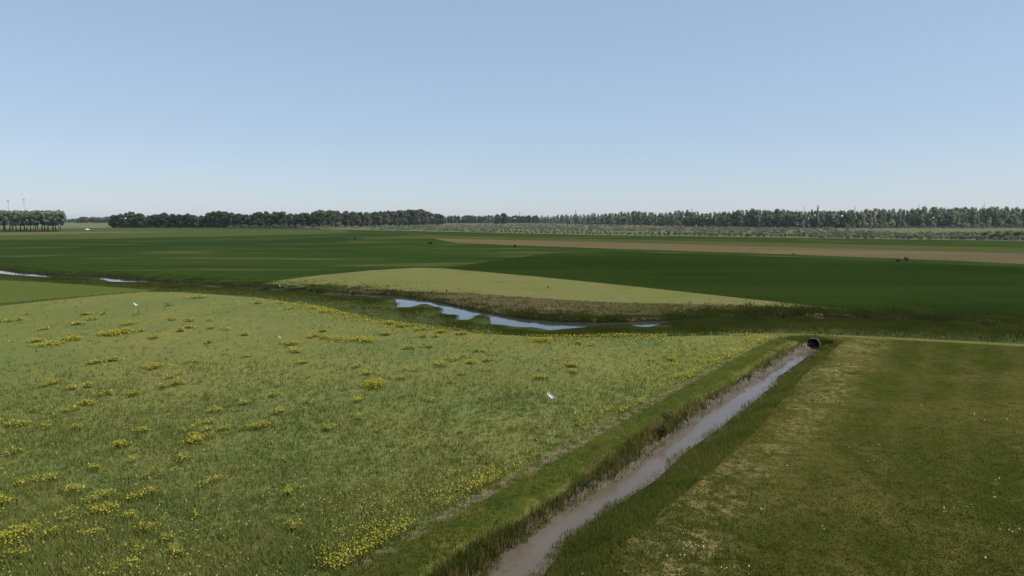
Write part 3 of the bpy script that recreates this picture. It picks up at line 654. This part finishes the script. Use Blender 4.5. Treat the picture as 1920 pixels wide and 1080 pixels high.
broad_leaf = leaf_mat('broad_leaves', (0.0394, 0.0578, 0.0301), (0.1478, 0.1829, 0.0847), None, 0.25, 0.3)
poplar_leaf = leaf_mat('poplar_leaves', (0.0982, 0.1433, 0.0946), (0.2978, 0.3583, 0.2398), None, 0.25, 0.3)
slender_leaf = leaf_mat('slender_leaves', (0.0975, 0.1302, 0.0766), (0.3574, 0.3828, 0.2450), None, 0.25, 0.3)
willow_leaf = leaf_mat('willow_leaves', (0.0459, 0.0583, 0.0319), (0.2254, 0.2352, 0.1543), None, 0.3, 0.3)
shrub_leaf = leaf_mat('shrub_leaves', (0.0134, 0.0220, 0.0054), (0.0470, 0.0600, 0.0122), None, 0.25, 0.3)
conifer_leaf = leaf_mat('conifer_needles', (0.0146, 0.0234, 0.0107), (0.0378, 0.0494, 0.0195), None, 0.15, 0.2)
def limbs(n, z0, z1, L, rise): return [(random.uniform(z0, z1), random.uniform(0, math.tau), random.uniform(0.6, 1) * L, rise * random.uniform(0.6, 1.2)) for _ in range(n)]
KIND = {}
def variants(fn, mat, tfn, n):
    out = []
    for _ in range(n):
        v, f, t = fn(); out.append((np_mesh('crown', v, f, mat, t), tfn()))
    return out
dark_leaf = leaf_mat('dark_leaves', (0.030, 0.045, 0.030), (0.100, 0.125, 0.075), None, 0.25, 0.3)
grey_leaf = leaf_mat('grey_leaves', (0.055, 0.068, 0.040), (0.200, 0.220, 0.140), None, 0.3, 0.4)
KIND['dark'] = variants(broad_crown, dark_leaf, lambda: trunk_mesh('trunk', 14, 0.40, limbs(7, 3, 11, 3.2, 3.0), bark), 5)
KIND['grey'] = variants(broad_crown, grey_leaf, lambda: trunk_mesh('trunk', 14, 0.36, limbs(7, 3, 11, 3.0, 3.2), pale_bark), 5)
KIND['broad'] = variants(broad_crown, broad_leaf, lambda: trunk_mesh('trunk', 14, 0.40, limbs(7, 3, 11, 3.2, 3.0), bark), 7)
KIND['poplar'] = variants(poplar_crown, poplar_leaf, lambda: trunk_mesh('trunk', 18, 0.34, limbs(7, 7, 15, 1.9, 2.8), bark), 6)
KIND['slender'] = variants(slender_crown, slender_leaf, lambda: trunk_mesh('trunk', 18.5, 0.24, limbs(5, 4, 15, 1.3, 2.6), pale_bark), 7)
KIND['conifer'] = variants(conifer_crown, conifer_leaf, lambda: trunk_mesh('trunk', 23, 0.36, [], bark), 1)
def plant(kind, name, x, y, height, native, label, cat, group, wide=1.0):
    """a tree of its own: trunk and crown under one root (meshes shared between copies)"""
    crown, trunk = random.choice(KIND[kind]); s = height / native
    r = empty(name, (x, y, float(H(np.array([x]), np.array([y]))[0])), random.uniform(0, math.tau), (s * wide, s * wide, s))
    link('trunk', trunk, r); link('crown', crown, r)
    return tag(r, label, cat, group)

# poplar grove with bare trunks
prow = []
for row in range(4):
    for k in range(14):
        u = -62 + k * 13.4 + (row % 2) * 6 + random.uniform(-2, 2)
        if u > 116: continue
        prow.append((row, u))
for row, u in prow:
    D = 642 + row * 8 + random.uniform(-2, 2); x, y = at_dist(u, D)
    where = ('in the front row of the grove', 'in the second row of the grove', 'deep inside the grove', 'at the back of the grove')[row]
    end = u > 104 and row == 0
    plant('poplar', 'poplar_tree', x, y, (20.3 if end else random.uniform(18.8, 20.0)), 20.0,
          'broad crowned poplar overhanging the open end of the grove' if end else f'bare trunked poplar {where} below the twin masts', 'tree', 'poplars in the bare trunked grove', 1.25 if end else 1.05)

# rounded dark wood
wood_top = [(205, 404), (225, 400), (245, 395.5), (262, 399), (278, 403), (312, 397.5), (330, 401), (356, 399), (376, 404), (402, 394.5), (425, 396), (445, 399.5), (470, 401), (487, 395.5), (518, 396), (530, 395.5), (545, 400), (575, 397.5), (600, 393), (640, 394.5), (690, 397), (720, 395), (760, 392.5), (792, 391.5), (812, 398), (830, 402)]
wood_D = [(205, 905), (600, 905), (700, 1040), (850, 1350)]
for row in range(3):
    u = 214.0
    while u < 830:
        D = float(lerp_list(u, wood_D)) + row * 11 + random.uniform(-3, 3); x, y = at_dist(u, D)
        hgt = top_height(float(lerp_list(u, wood_top)) + (random.uniform(0.5, 5) if row == 0 else random.uniform(-0.5, 2.0)), D)
        w0 = 'dark rounded tree'
        if u < 222 and row == 0: lb = 'dark rounded tree at the end of the wood beside the pale far pasture'
        elif u < 420: lb = (f'{w0} in the front row of the darkest stretch of wood', f'{w0} behind the front row of the darkest stretch of wood', f'{w0} at the back of the darkest stretch of wood')[row]
        elif u < 620: lb = (f'{w0} fronting the middle stretch of wood above the dark meadow', f'{w0} behind the front of the middle stretch of wood', f'{w0} at the back of the middle stretch of wood')[row]
        else: lb = (f'{w0} fronting the tall stretch of wood behind the grey scrub', f'{w0} in the second line of the tall stretch of wood', f'{w0} at the back of the tall stretch of wood')[row]
        kind = random.choices(('dark', 'broad', 'grey'), (5, 2, 0.3) if u < 420 else ((2, 4, 2) if u < 600 else (0.6, 3, 5)))[0]
        plant(kind, 'broadleaf_tree', x, y, hgt, 20.0, lb, 'tree', 'trees of the dark rounded wood', random.uniform(0.8, 1.25))
        u += random.uniform(9.5, 13.5) * 905 / D * (1 if row == 0 else 1.3)
# hazy far tree line beyond the pale pasture
for k in range(24):
    u = 118 + k * 4.2 + random.uniform(-1.2, 1.2); D = 1850 + random.uniform(-40, 40) + (300 if u < 140 else 0); x, y = at_dist(u, D)
    plant('broad', 'broadleaf_tree', x, y, top_height(float(lerp_list(u, [(118, 410), (140, 408), (155, 406), (190, 406), (215, 404)])) + random.uniform(0, 2), D), 20.0,
          'hazy blue tree in the far line between poplar grove and dark wood', 'tree', 'far hazy tree line')
# thin far belt in the middle of the horizon
for row in range(2):
    u = 828.0
    while u < 1010:
        D = 1750 + row * 40 + random.uniform(-15, 15); x, y = at_dist(u, D)
        plant(random.choice(('grey', 'broad', 'grey')), 'broadleaf_tree', x, y, top_height(random.uniform(402.5, 406.5), D), 20.0, 'small hazy tree in the low belt at the middle of the horizon', 'tree', 'low far belt of trees', random.uniform(0.6, 1.1))
        u += random.uniform(5, 8)
for u, w in ((932, 0.9), (945, 1.1)):
    x, y = at_dist(u, 1350)
    plant('broad', 'broadleaf_tree', x, y, top_height(399 if w > 1 else 401, 1350), 20.0, 'taller rounded tree of a pair standing up from the low belt' if w > 1 else 'shorter rounded tree of a pair standing up from the low belt', 'tree', 'pair of rounded trees in the low belt', w)
# slender pale wood
fo_D = [(1000, 1900), (1100, 1500), (1200, 1230), (1300, 1020), (1400, 920), (1500, 870), (1600, 870), (1700, 930), (1920, 960), (2300, 960)]
fo_top = [(1000, 404.5), (1040, 403), (1080, 401), (1120, 399), (1150, 397), (1190, 394), (1230, 397), (1285, 393), (1320, 397), (1360, 394), (1400, 391), (1450, 391), (1500, 394), (1560, 393), (1600, 393), (1650, 389.5), (1700, 391), (1735, 386.5), (1780, 389), (1830, 388), (1870, 386.5), (1920, 388), (2300, 388)]
for row in range(2):
    u = 1002.0
    while u < 2010:
        D = float(lerp_list(u, fo_D)) + row * 12 + random.uniform(-4, 4); x, y = at_dist(u, D)
        hgt = top_height(float(lerp_list(u, fo_top)) + (random.uniform(1.0, 7) if row == 0 else random.uniform(-1.0, 3)), D)
        part = 'before the pointed conifer' if u < 1480 else ('beneath the pointed conifer' if u < 1580 else 'beyond the pointed conifer')
        lb = (f'slender grey-green tree at the front of the wood {part}', f'slender grey-green tree at the back of the wood {part}', f'slender grey-green tree at the back of the wood {part}')[row]
        plant('slender', 'slender_tree', x, y, hgt, 20.0, lb, 'tree', 'slender trees of the long pale wood', random.uniform(1.15, 2.0))
        u += random.uniform(6.6, 9.6) * 900 / D * (1 if row == 0 else 1.1)
x, y = at_dist(1532, 905); plant('conifer', 'conifer_tree', x, y, top_height(383.5, 905), 24.5, 'dark pointed conifer rising above the long pale wood', 'tree', None, 0.9)

# ------------------------------------------------------------------ willow scrub
wb = [np_mesh('willow_bush', *bush_crown()[:2], willow_leaf) for _ in range(0)]
for _ in range(6):
    v, f, t = bush_crown(random.uniform(3.2, 4.2), random.uniform(1.9, 2.5)); wb.append(np_mesh('willow_bush', v, f, willow_leaf, t))
db = []
for _ in range(4):
    v, f, t = bush_crown(2.4, 1.8, 10, 30, 0.16); db.append(np_mesh('shrub', v, f, shrub_leaf, t))
nb = 0
for row in range(3):
    u = (940, 900, 880)[row] + 0.0
    while u < 1990 and nb < 250:
        v = float(lerp_list(u, scrub_front)) - (0.8, 3.2, 5.8)[row] * 1.0 + random.uniform(-0.5, 0.5); x, y = G(u, v)
        o = link('willow_bush', random.choice(wb)); o.location = (x, y, 0); o.rotation_euler = (0, 0, random.uniform(0, 6.3)); s = random.uniform(0.65, 1.0) * (0.75 if u < 1250 else 1.0); o.scale = (s * 1.15, s * 1.15, s * 0.85)
        lb = ('pale willow bush in the front row of scrub above the dry grass strip', 'pale willow bush in the second row of scrub', 'pale willow bush in the third row of scrub')[row]
        tag(o, lb, 'bush', 'willow bushes at the front of the scrub'); nb += 1
        u += random.uniform(7.5, 13) * 430 / y * (1.0, 1.15, 1.25)[row]
# the deep mass of scrub behind, one object
V, F, T, off = [], [], [], 0
small = [bush_crown(random.uniform(2.6, 3.6), 2.0, 8, 11, 0.30) for _ in range(8)]
n_mass = 0
while n_mass < 1500:
    u = random.uniform(560, 2060); v = random.uniform(416.8, lerp_list(u, scrub_front) - (7.5 if u > 930 else 0.3))
    x, y = G(u, v)
    if y > float(lerp_list(u, [(560, 890), (700, 1030), (850, 1330), (1000, 1750), (1100, 1480), (1200, 1210), (1300, 1000), (1400, 900), (1500, 850), (1600, 850), (1700, 900), (2100, 930)])): continue
    if vnoise(x, y, 45, 51) < -0.55: continue
    if u > 1640 and 560 < y < 840: continue
    v_, f_, t_ = random.choice(small); a = random.uniform(0, 6.3); c, s_ = math.cos(a), math.sin(a); k = random.uniform(0.7, 1.1)
    q = np.c_[(v_[:, 0] * c - v_[:, 1] * s_) * k * 1.4 + x, (v_[:, 0] * s_ + v_[:, 1] * c) * k * 1.4 + y, v_[:, 2] * k * 0.9]
    V.append(q); F.append(f_ + off); T.append(np.clip(t_ + random.uniform(-0.2, 0.2), 0, 1)); off += len(q); n_mass += 1
tag(link('willow_scrub', np_mesh('willow_scrub', np.vstack(V), np.vstack(F), willow_leaf, np.concatenate(T))), 'deep grey-green mass of willow scrub in front of the woods', kind='stuff')
# hedge line at the foot of the pale wood
for k in range(60):
    u = 1640 + k * 5.6; D = 850 + random.uniform(-2, 2); x, y = at_dist(u, D)
    if 1874 < u < 1884: continue
    o = link('hedge_bush', random.choice(wb)); o.location = (x, y, 0); o.rotation_euler = (0, 0, random.uniform(0, 6.3)); s = random.uniform(0.8, 1.05); o.scale = (s, s, s)
    tag(o, 'low pale bush in the hedge line at the foot of the pale wood', 'bush', 'bushes of the hedge line below the pale wood')

# dark bushes added as the shade along the foot of the poplar grove, bushes at the foot of the dark wood
for k in range(26):
    u = -60 + k * 7 + random.uniform(-2, 2)
    if u > 112: continue
    x, y = at_dist(u, 637 + random.uniform(-1, 1)); o = link('shade_bush', random.choice(db)); o.location = (x, y, -0.1)
    o.rotation_euler = (0, 0, random.uniform(0, 6.3)); o.scale = (1.25, 1.25, random.uniform(0.5, 0.9))
    tag(o, 'low dark bush added as shade at the foot of the poplar grove', 'bush', 'bushes added as shade below the poplars')
for k in range(46):
    u = 430 + k * 4.4 + random.uniform(-2, 2); x, y = at_dist(u, 890 + random.uniform(-3, 3)); o = link('willow_bush', random.choice(wb)); o.location = (x, y, -0.2)
    s = random.uniform(0.6, 1.5); o.rotation_euler = (0, 0, random.uniform(0, 6.3)); o.scale = (s, s, s * random.uniform(0.8, 1.3))
    tag(o, 'pale bush at the foot of the dark wood above the meadow', 'bush', 'bushes at the foot of the dark wood')
# ------------------------------------------------------------------ single shrubs
def shrub(u, v, wpx, hpx, label, mats=None, z=0.0):
    x, y = G(u, v, z); s = y / FPX
    o = link('shrub', random.choice(db)); zz = float(H(np.array([x]), np.array([y]))[0])
    o.location = (x, y, zz - 0.05); o.rotation_euler = (0, 0, random.uniform(0, 6.3)); o.scale = (wpx * s / 3.4, wpx * s / 3.4, hpx * s / 2.1)
    return tag(o, label, 'bush', 'dark shrubs and tussocks along the water and tracks')
for a in [
    (499, 540, 22, 6, 'dark low shrub where the pale field tapers to a point by the river'),
    (548, 542, 26, 5, 'dark low tussock strip on the river bank just past the white flag'),
    (582, 543, 12, 6, 'small dark shrub beside the widest shrub on the river bank'),
    (602, 545, 24, 9, 'widest dark shrub on the far bank of the narrow river reach'),
    (661, 549, 9, 6, 'small dark shrub alone on the river bank above the narrow water'),
    (718, 550, 12, 5, 'low dark tussock on the bank before the river opens out'),
    (837, 547, 6, 4, 'tiny dark shrub at the edge of pale field above the open water'),
    (315, 527, 12, 7, 'dark round shrub above the broken water of the upper river'),
    (345, 527, 8, 5, 'small dark shrub next to the round one on the upper river'),
    (238, 521, 22, 5, 'long dark tussock above the brightest piece of upper river'),
    (110, 516, 24, 4, 'dark tussock bank beside the first bend of the upper river'),
    (432, 533, 32, 9, 'broad dark shrub where the dark meadow meets the river'),
    (1027, 540, 4, 4, 'tiny dark round tussock alone in the pale field'),
    (742, 535, 5, 2, 'faint dark tussock in the middle of the pale field'),
    (1370, 592, 30, 8, 'dark spreading shrub at the tip of the rough brown bank'),
    (1420, 594, 40, 8, 'long dark shrub below the tapering tail of the pale field'),
    (1475, 592, 44, 10, 'largest dark shrub below the tapering tail of the pale field'),
    (1570, 598, 18, 6, 'small dark shrub past the pale blossoming one'),
    (1670, 600, 34, 10, 'dark shrub under the near corner of the dark crop field'),
    (1765, 602, 40, 9, 'flat dark shrub below the dark crop field'),
    (1857, 609, 44, 13, 'blackest and tallest shrub in the reedy ditch below the dark crop field'),
    (1905, 608, 20, 6, 'last dark shrub of the reedy ditch below the dark crop field'),
    (965, 465, 7, 7, 'small dark bush at the near edge of the brown strip where dark field begins'),
    (808, 458, 12, 6, 'brownish bush where the brown strip starts'),
    (1699, 491, 8, 10, 'upright dark bush at the edge between brown strip and dark crop field'),
    (1684, 491, 10, 6, 'low dark bush beside the upright one on the edge of the brown strip'),
    (665, 448, 9, 4, 'tiny dark bush far off on the meadow edge before the scrub'),
    (1238, 806, 30, 26, 'dark leafy clump on the reedy ditch bank beside the small blossoming plant'),
    (998, 1074, 26, 30, 'greyish clump of weeds at the water edge of the near end of the ditch'),
    (1488, 478, 6, 3, 'tiny dark bush on the lower edge of the brown strip'),
]: shrub(*a)
pale_blossom = leaf_mat('blossom_leaves', (0.0448, 0.0480, 0.0163), (0.2150, 0.1760, 0.0925), None, 0.3, 0.2)
v, f, t = bush_crown(2.0, 1.8, 10, 30, 0.14); bm_ = np_mesh('blossom_shrub', v, f, pale_blossom, t)
x, y = G(1250, 786, -0.2); o = link('blossom_shrub', bm_); o.location = (x, y, float(H(np.array([x]), np.array([y]))[0]) - 0.05); o.scale = (0.22, 0.22, 0.30)
tag(o, 'small pale blossoming plant on the reedy ditch bank by the verge', 'bush')
x, y = G(1528, 598); o = link('blossom_shrub', bm_); o.location = (x, y, float(H(np.array([x]), np.array([y]))[0]) - 0.05); o.scale = (0.75, 0.75, 0.5)
tag(o, 'pale blossoming shrub among the dark ones behind the culvert', 'bush')
for k in range(16):
    u = 1838 + k * 7 + random.uniform(-2, 2); v_ = 449 - (k % 3) * 5 + random.uniform(-1, 1); x, y = G(u, v_)
    o = link('dark_bush', random.choice(db)); o.location = (x, y, 0); s = random.uniform(1.0, 1.5); o.scale = (s * 1.2, s * 1.2, s)
    tag(o, 'dark green bush in the dark patch at the edge of the willow scrub', 'bush', 'dark bushes at the edge of the scrub')

# ------------------------------------------------------------------ small things
white_cloth = simple_mat('white_plastic', (0.80, 0.80, 0.76), 0.5, 0.3, vary=0.03)
stake_mat = simple_mat('stake_wood', (0.20, 0.16, 0.11), 0.9, 0.1, vary=0.2)
concrete = simple_mat('concrete', (0.120, 0.118, 0.095), 0.95, 0.1, vary=0.5, scale=5)
dark_inside = simple_mat('bore_shade', (0.006, 0.006, 0.005), 0.9, 0.0)  # near-black colour paints the darkness inside the pipe
grey_steel = simple_mat('galvanised_steel', (0.22, 0.23, 0.25), 0.6, 0.3, 0.2)
pale_steel = simple_mat('pale_painted_steel', (0.42, 0.44, 0.47), 0.6, 0.3, 0.0)
rubber = simple_mat('rubber', (0.02, 0.02, 0.02), 0.9)
car_paint = simple_mat('white_paint', (0.80, 0.80, 0.80), 0.3, 0.5, vary=0.02)
glass = simple_mat('car_glass', (0.02, 0.025, 0.03), 0.08, 0.6)
def rod(bm, a, b, r, sides=6, r2=None):
    a, b = Vector(a), Vector(b); q = (b - a).to_track_quat('Z', 'Y'); r2 = r if r2 is None else r2
    A = [bm.verts.new(a + q @ Vector((math.cos(k / sides * math.tau) * r, math.sin(k / sides * math.tau) * r, 0))) for k in range(sides)]
    B = [bm.verts.new(b + q @ Vector((math.cos(k / sides * math.tau) * r2, math.sin(k / sides * math.tau) * r2, 0))) for k in range(sides)]
    for k in range(sides): bm.faces.new((A[k], A[(k + 1) % sides], B[(k + 1) % sides], B[k]))
    bm.faces.new(A[::-1]); bm.faces.new(B)
def box(bm, c, s, bev=0.0):
    g = bmesh.ops.create_cube(bm, size=1.0, matrix=Matrix.Translation(c) @ Matrix.Diagonal((*s, 1)))
    if bev: bmesh.ops.bevel(bm, geom=list({e for v in g['verts'] for e in v.link_edges}), offset=bev, segments=2, affect='EDGES')
def done(name, bm, mat, parent=None, smooth=False):
    bmesh.ops.recalc_face_normals(bm, faces=bm.faces[:])
    me = bpy.data.meshes.new(name); bm.to_mesh(me); bm.free()
    if smooth:
        for p in me.polygons: p.use_smooth = True
    return link(name, me, parent, mat)
def flag(u, v, width, height, tilt, label, rz=0.0):
    """a white plastic sheet on a thin leaning stake"""
    x, y = G(u, v, 0.0); zz = float(H(np.array([x]), np.array([y]))[0])
    r = empty('scare_flag', (x, y, zz), rz)
    bm = bmesh.new(); rod(bm, (-tilt * 0.3, 0, -0.2), (-width * 0.45, 0, 0.28 + height), 0.012); done('stake', bm, stake_mat, r)
    bm = bmesh.new(); n = 9; grid = {}
    for i in range(n + 1):
        for j in range(n + 1 - i):
            s, t = i / n, j / n                       # triangle: peak, foot, fly end
            px = -width * 0.45 + s * width * (0.28 + 0.0) + t * width
            pz = 0.28 + height - s * height * 0.95 - t * height * 0.92
            py = 0.07 * math.sin(5 * t + 3 * s) + 0.04 * math.sin(9 * s - 2 * t)
            px = px - 0.10 * width * math.sin(math.pi * s) * (1 - t)
            grid[i, j] = bm.verts.new((px, py, pz))
    for i in range(n):
        for j in range(n - i):
            bm.faces.new((grid[i, j], grid[i + 1, j], grid[i, j + 1]))
            if j < n - i - 1: bm.faces.new((grid[i + 1, j], grid[i + 1, j + 1], grid[i, j + 1]))
    ff = bm.faces[:]; bmesh.ops.solidify(bm, geom=ff, thickness=0.012)
    done('flag_sheet', bm, white_cloth, r, False)
    return tag(r, label, 'flag', 'white flags on stakes')
flag(1033, 756, 0.62, 0.60, 0.1, 'large white plastic flag on a stake in the flower field, facing the ditch', R(35))
flag(525, 640, 0.30, 0.38, 0.1, 'thin slanting white flag edge on among yellow drifts of the flower field', R(70))
flag(255, 577, 0.62, 0.6, 0.1, 'small far white flag near the top edge of the flower field', R(38))
flag(525, 536, 0.36, 0.34, 0.1, 'tiny white flag on the far river bank at the tip of pale field', R(50))

def culvert():
    x, y = CULVERT; r = empty('culvert', (x, y, WL), -AX)
    # axis runs along local +Y, away from the viewer down the ditch line
    n = 28; R0, R1 = 0.56, 0.47; zc = 0.40
    bm = bmesh.new(); rings = []
    for rad, yy in ((R0, 1.6), (R0, -0.55), (R1, -0.55), (R1, 1.6)):
        rings.append([bm.verts.new((math.cos(k / n * math.tau) * rad, yy, zc + math.sin(k / n * math.tau) * rad)) for k in range(n)])
    for A, B in zip(rings[:-1], rings[1:]):
        for k in range(n): bm.faces.new((A[k], A[(k + 1) % n], B[(k + 1) % n], B[k]))
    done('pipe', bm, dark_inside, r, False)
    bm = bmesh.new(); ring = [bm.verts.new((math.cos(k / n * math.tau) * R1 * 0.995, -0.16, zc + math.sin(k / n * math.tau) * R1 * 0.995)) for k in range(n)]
    bm.faces.new(ring); done('shade_cap', bm, dark_inside, r)  # added black disc closing the bore, its shade put into the colour
    bm = bmesh.new()                                    # short headwall, its top edge shows pale over the mouth
    prof = [(-0.66, 0.1), (-0.62, 0.62), (-0.34, 0.99), (0.34, 0.99), (0.62, 0.62), (0.66, 0.1)]
    outer = prof; inner = [(math.cos(a) * 0.565, zc + math.sin(a) * 0.565) for a in np.linspace(R(205), R(-25), 14)]
    for yy in (0.12, 0.34):
        pass
    lo = [bm.verts.new((px, -0.42, pz)) for px, pz in outer] ; li = [bm.verts.new((px, -0.42, pz)) for px, pz in inner]
    ho = [bm.verts.new((px, -0.22, pz)) for px, pz in outer] ; hi = [bm.verts.new((px, -0.22, pz)) for px, pz in inner]
    for a, b in ((lo, li), (ho, hi)):
        es = [bm.edges.new((a[i], a[i + 1])) for i in range(len(a) - 1)] + [bm.edges.new((b[i], b[i + 1])) for i in range(len(b) - 1)] + [bm.edges.new((a[0], b[0])), bm.edges.new((a[-1], b[-1]))]
        bmesh.ops.triangle_fill(bm, edges=es, use_beauty=True)
    for a, b in ((lo, ho), (li, hi)):
        for i in range(len(a) - 1): bm.faces.new((a[i], a[i + 1], b[i + 1], b[i]))
    bm.faces.new((lo[0], li[0], hi[0], ho[0])); bm.faces.new((lo[-1], li[-1], hi[-1], ho[-1]))
    done('headwall', bm, concrete, r)
    tag(r, 'round concrete culvert mouth, black inside, at the end of the muddy ditch', 'culvert')
culvert()

def mast(u, vtop, D, label):
    x, y = at_dist(u, D); h = top_height(vtop, D); r = empty('floodlight_mast', (x, y, 0))
    bm = bmesh.new(); rod(bm, (0, 0, -0.5), (0, 0, h), 0.42, 10, 0.28); done('pole', bm, pale_steel, r)
    bm = bmesh.new(); box(bm, (0, 0, h - 0.2), (3.4, 0.5, 0.35)); box(bm, (0, 0, h - 1.3), (2.4, 0.5, 0.3))
    for dx in (-1.2, -0.4, 0.4, 1.2): box(bm, (dx, -0.45, h - 0.2), (0.62, 0.5, 0.6), 0.08)
    for dx in (-0.7, 0.0, 0.7): box(bm, (dx, -0.45, h - 1.3), (0.62, 0.5, 0.6), 0.08)
    done('lamp_head', bm, pale_steel, r); return tag(r, label, 'mast', 'twin tall masts behind the poplar grove')
mast(19, 375.5, 900, 'shorter tall thin mast with lamp head above the poplar grove, nearer the frame edge')
mast(48.5, 373.5, 900, 'slightly taller thin mast with lamp head above the poplar grove, nearer the dark wood')

def pylon(u, vtop, D, label):
    x, y = at_dist(u, D); h = top_height(vtop, D); r = empty('power_pylon', (x, y, 0), R(25))
    bm = bmesh.new(); w0 = 3.2
    def pt(k, z):
        w = w0 * (1 - z / h) ** 1.15 + 0.35; return (w * (1, -1, -1, 1)[k], w * (1, 1, -1, -1)[k], z)
    L = [0, h * 0.18, h * 0.34, h * 0.48, h * 0.6, h * 0.7, h * 0.8, h * 0.9, h]
    for a, b in zip(L[:-1], L[1:]):
        for k in range(4):
            rod(bm, pt(k, a), pt(k, b), 0.16, 4); rod(bm, pt(k, a), pt((k + 1) % 4, b), 0.09, 4); rod(bm, pt((k + 1) % 4, a), pt(k, b), 0.09, 4)
    done('lattice_tower', bm, pale_steel, r)
    for z, w in ((0.68, 7.5), (0.80, 9.0), (0.91, 6.5)):
        bm = bmesh.new()
        for sx in (-1, 1):
            for sy in (-0.35, 0.35): rod(bm, (0, sy, h * z + 0.9), (sx * w, 0, h * z), 0.11, 4); rod(bm, (0, sy, h * z - 0.4), (sx * w, 0, h * z), 0.11, 4)
            rod(bm, (sx * w * 0.96, 0, h * z), (sx * w * 0.96, 0, h * z - 1.8), 0.10, 4)
        done('crossarm', bm, pale_steel, r)
    return tag(r, label, 'pylon', 'faint power pylons behind the pale wood')
for u, v_, lb in ((974, 396.5, 'faint lattice pylon over the low belt at the middle of the horizon'), (1079, 393.5, 'faint lattice pylon over the start of the pale wood'), (1297, 388.5, 'faint lattice pylon over the pale wood, third from the low belt'),
                  (1507, 387, 'faint lattice pylon just before the pointed conifer'), (1602, 386, 'faint lattice pylon just beyond the pointed conifer'), (1721, 382.5, 'faint lattice pylon beside the bushy treetops beyond the conifer'), (1843, 380.5, 'faintest tall lattice pylon over the far end of the pale wood')):
    pylon(u, v_, 2300 if u > 1000 else 2900, lb)

def post(u, v, h, label):
    x, y = G(u, v); zz = float(H(np.array([x]), np.array([y]))[0]); r = empty('marker_post', (x, y, zz))
    bm = bmesh.new(); box(bm, (0, 0, h / 2 - 0.15), (0.13, 0.13, h + 0.3), 0.02); done('stake', bm, stake_mat, r)
    bm = bmesh.new(); box(bm, (0, 0, h - 0.12), (0.16, 0.16, 0.26), 0.02); done('painted_top', bm, concrete, r)
    return tag(r, label, 'post', 'marker posts on the plain')
post(1408, 476, 1.6, 'short pale post at the lower edge of the brown strip')
post(1681, 448.5, 1.6, 'pale post against the willow scrub, the brighter of two')
post(1630, 447.5, 1.3, 'pale post against the willow scrub, the fainter of two')

def car(u, v):
    x, y = G(u, v); r = empty('parked_car', (x, y, 0), R(76))
    prof = [(-2.1, 0.35), (-2.1, 0.85), (-1.9, 1.0), (-1.35, 1.05), (-0.75, 1.5), (0.75, 1.52), (1.45, 1.02), (2.05, 0.88), (2.12, 0.4)]
    bm = bmesh.new()
    A = [bm.verts.new((px, -0.86, pz)) for px, pz in prof]; B = [bm.verts.new((px, 0.86, pz)) for px, pz in prof]
    bm.faces.new(A); bm.faces.new(B[::-1])
    for i in range(len(prof)): bm.faces.new((A[i], A[(i + 1) % len(prof)], B[(i + 1) % len(prof)], B[i]))
    bmesh.ops.recalc_face_normals(bm, faces=bm.faces[:]); bmesh.ops.bevel(bm, geom=bm.edges[:], offset=0.06, segments=2, affect='EDGES')
    done('body', bm, car_paint, r)
    for sy in (-1, 1):
        bm = bmesh.new(); box(bm, (0, sy * 0.865, 1.24), (1.5, 0.02, 0.34)); done('side_window', bm, glass, r)
        for sx in (-1.3, 1.35):
            bm = bmesh.new(); rod(bm, (sx, sy * 0.68, 0.33), (sx, sy * 0.89, 0.33), 0.33, 16); done('wheel', bm, rubber, r)
    tag(r, 'small white car alone on the far farmland between grove and wood', 'car')
car(164, 431.5)

# ------------------------------------------------------------------ air
def haze_box(density):
    m, nt, n, l, out = new_mat('haze'); v = n.new('ShaderNodeVolumePrincipled')
    v.inputs['Color'].default_value = (0.80, 0.87, 0.97, 1); v.inputs['Density'].default_value = density; v.inputs['Anisotropy'].default_value = 0.2
    l.new(v.outputs[0], out.inputs['Volume'])
    bm = bmesh.new(); box(bm, (0, 0, 25.0), (30000, 30000, 56.0)); o = done('haze', bm, m)
    return tag(o, 'thin bluish summer haze over the plain', kind='stuff')
haze_box(0.00004)
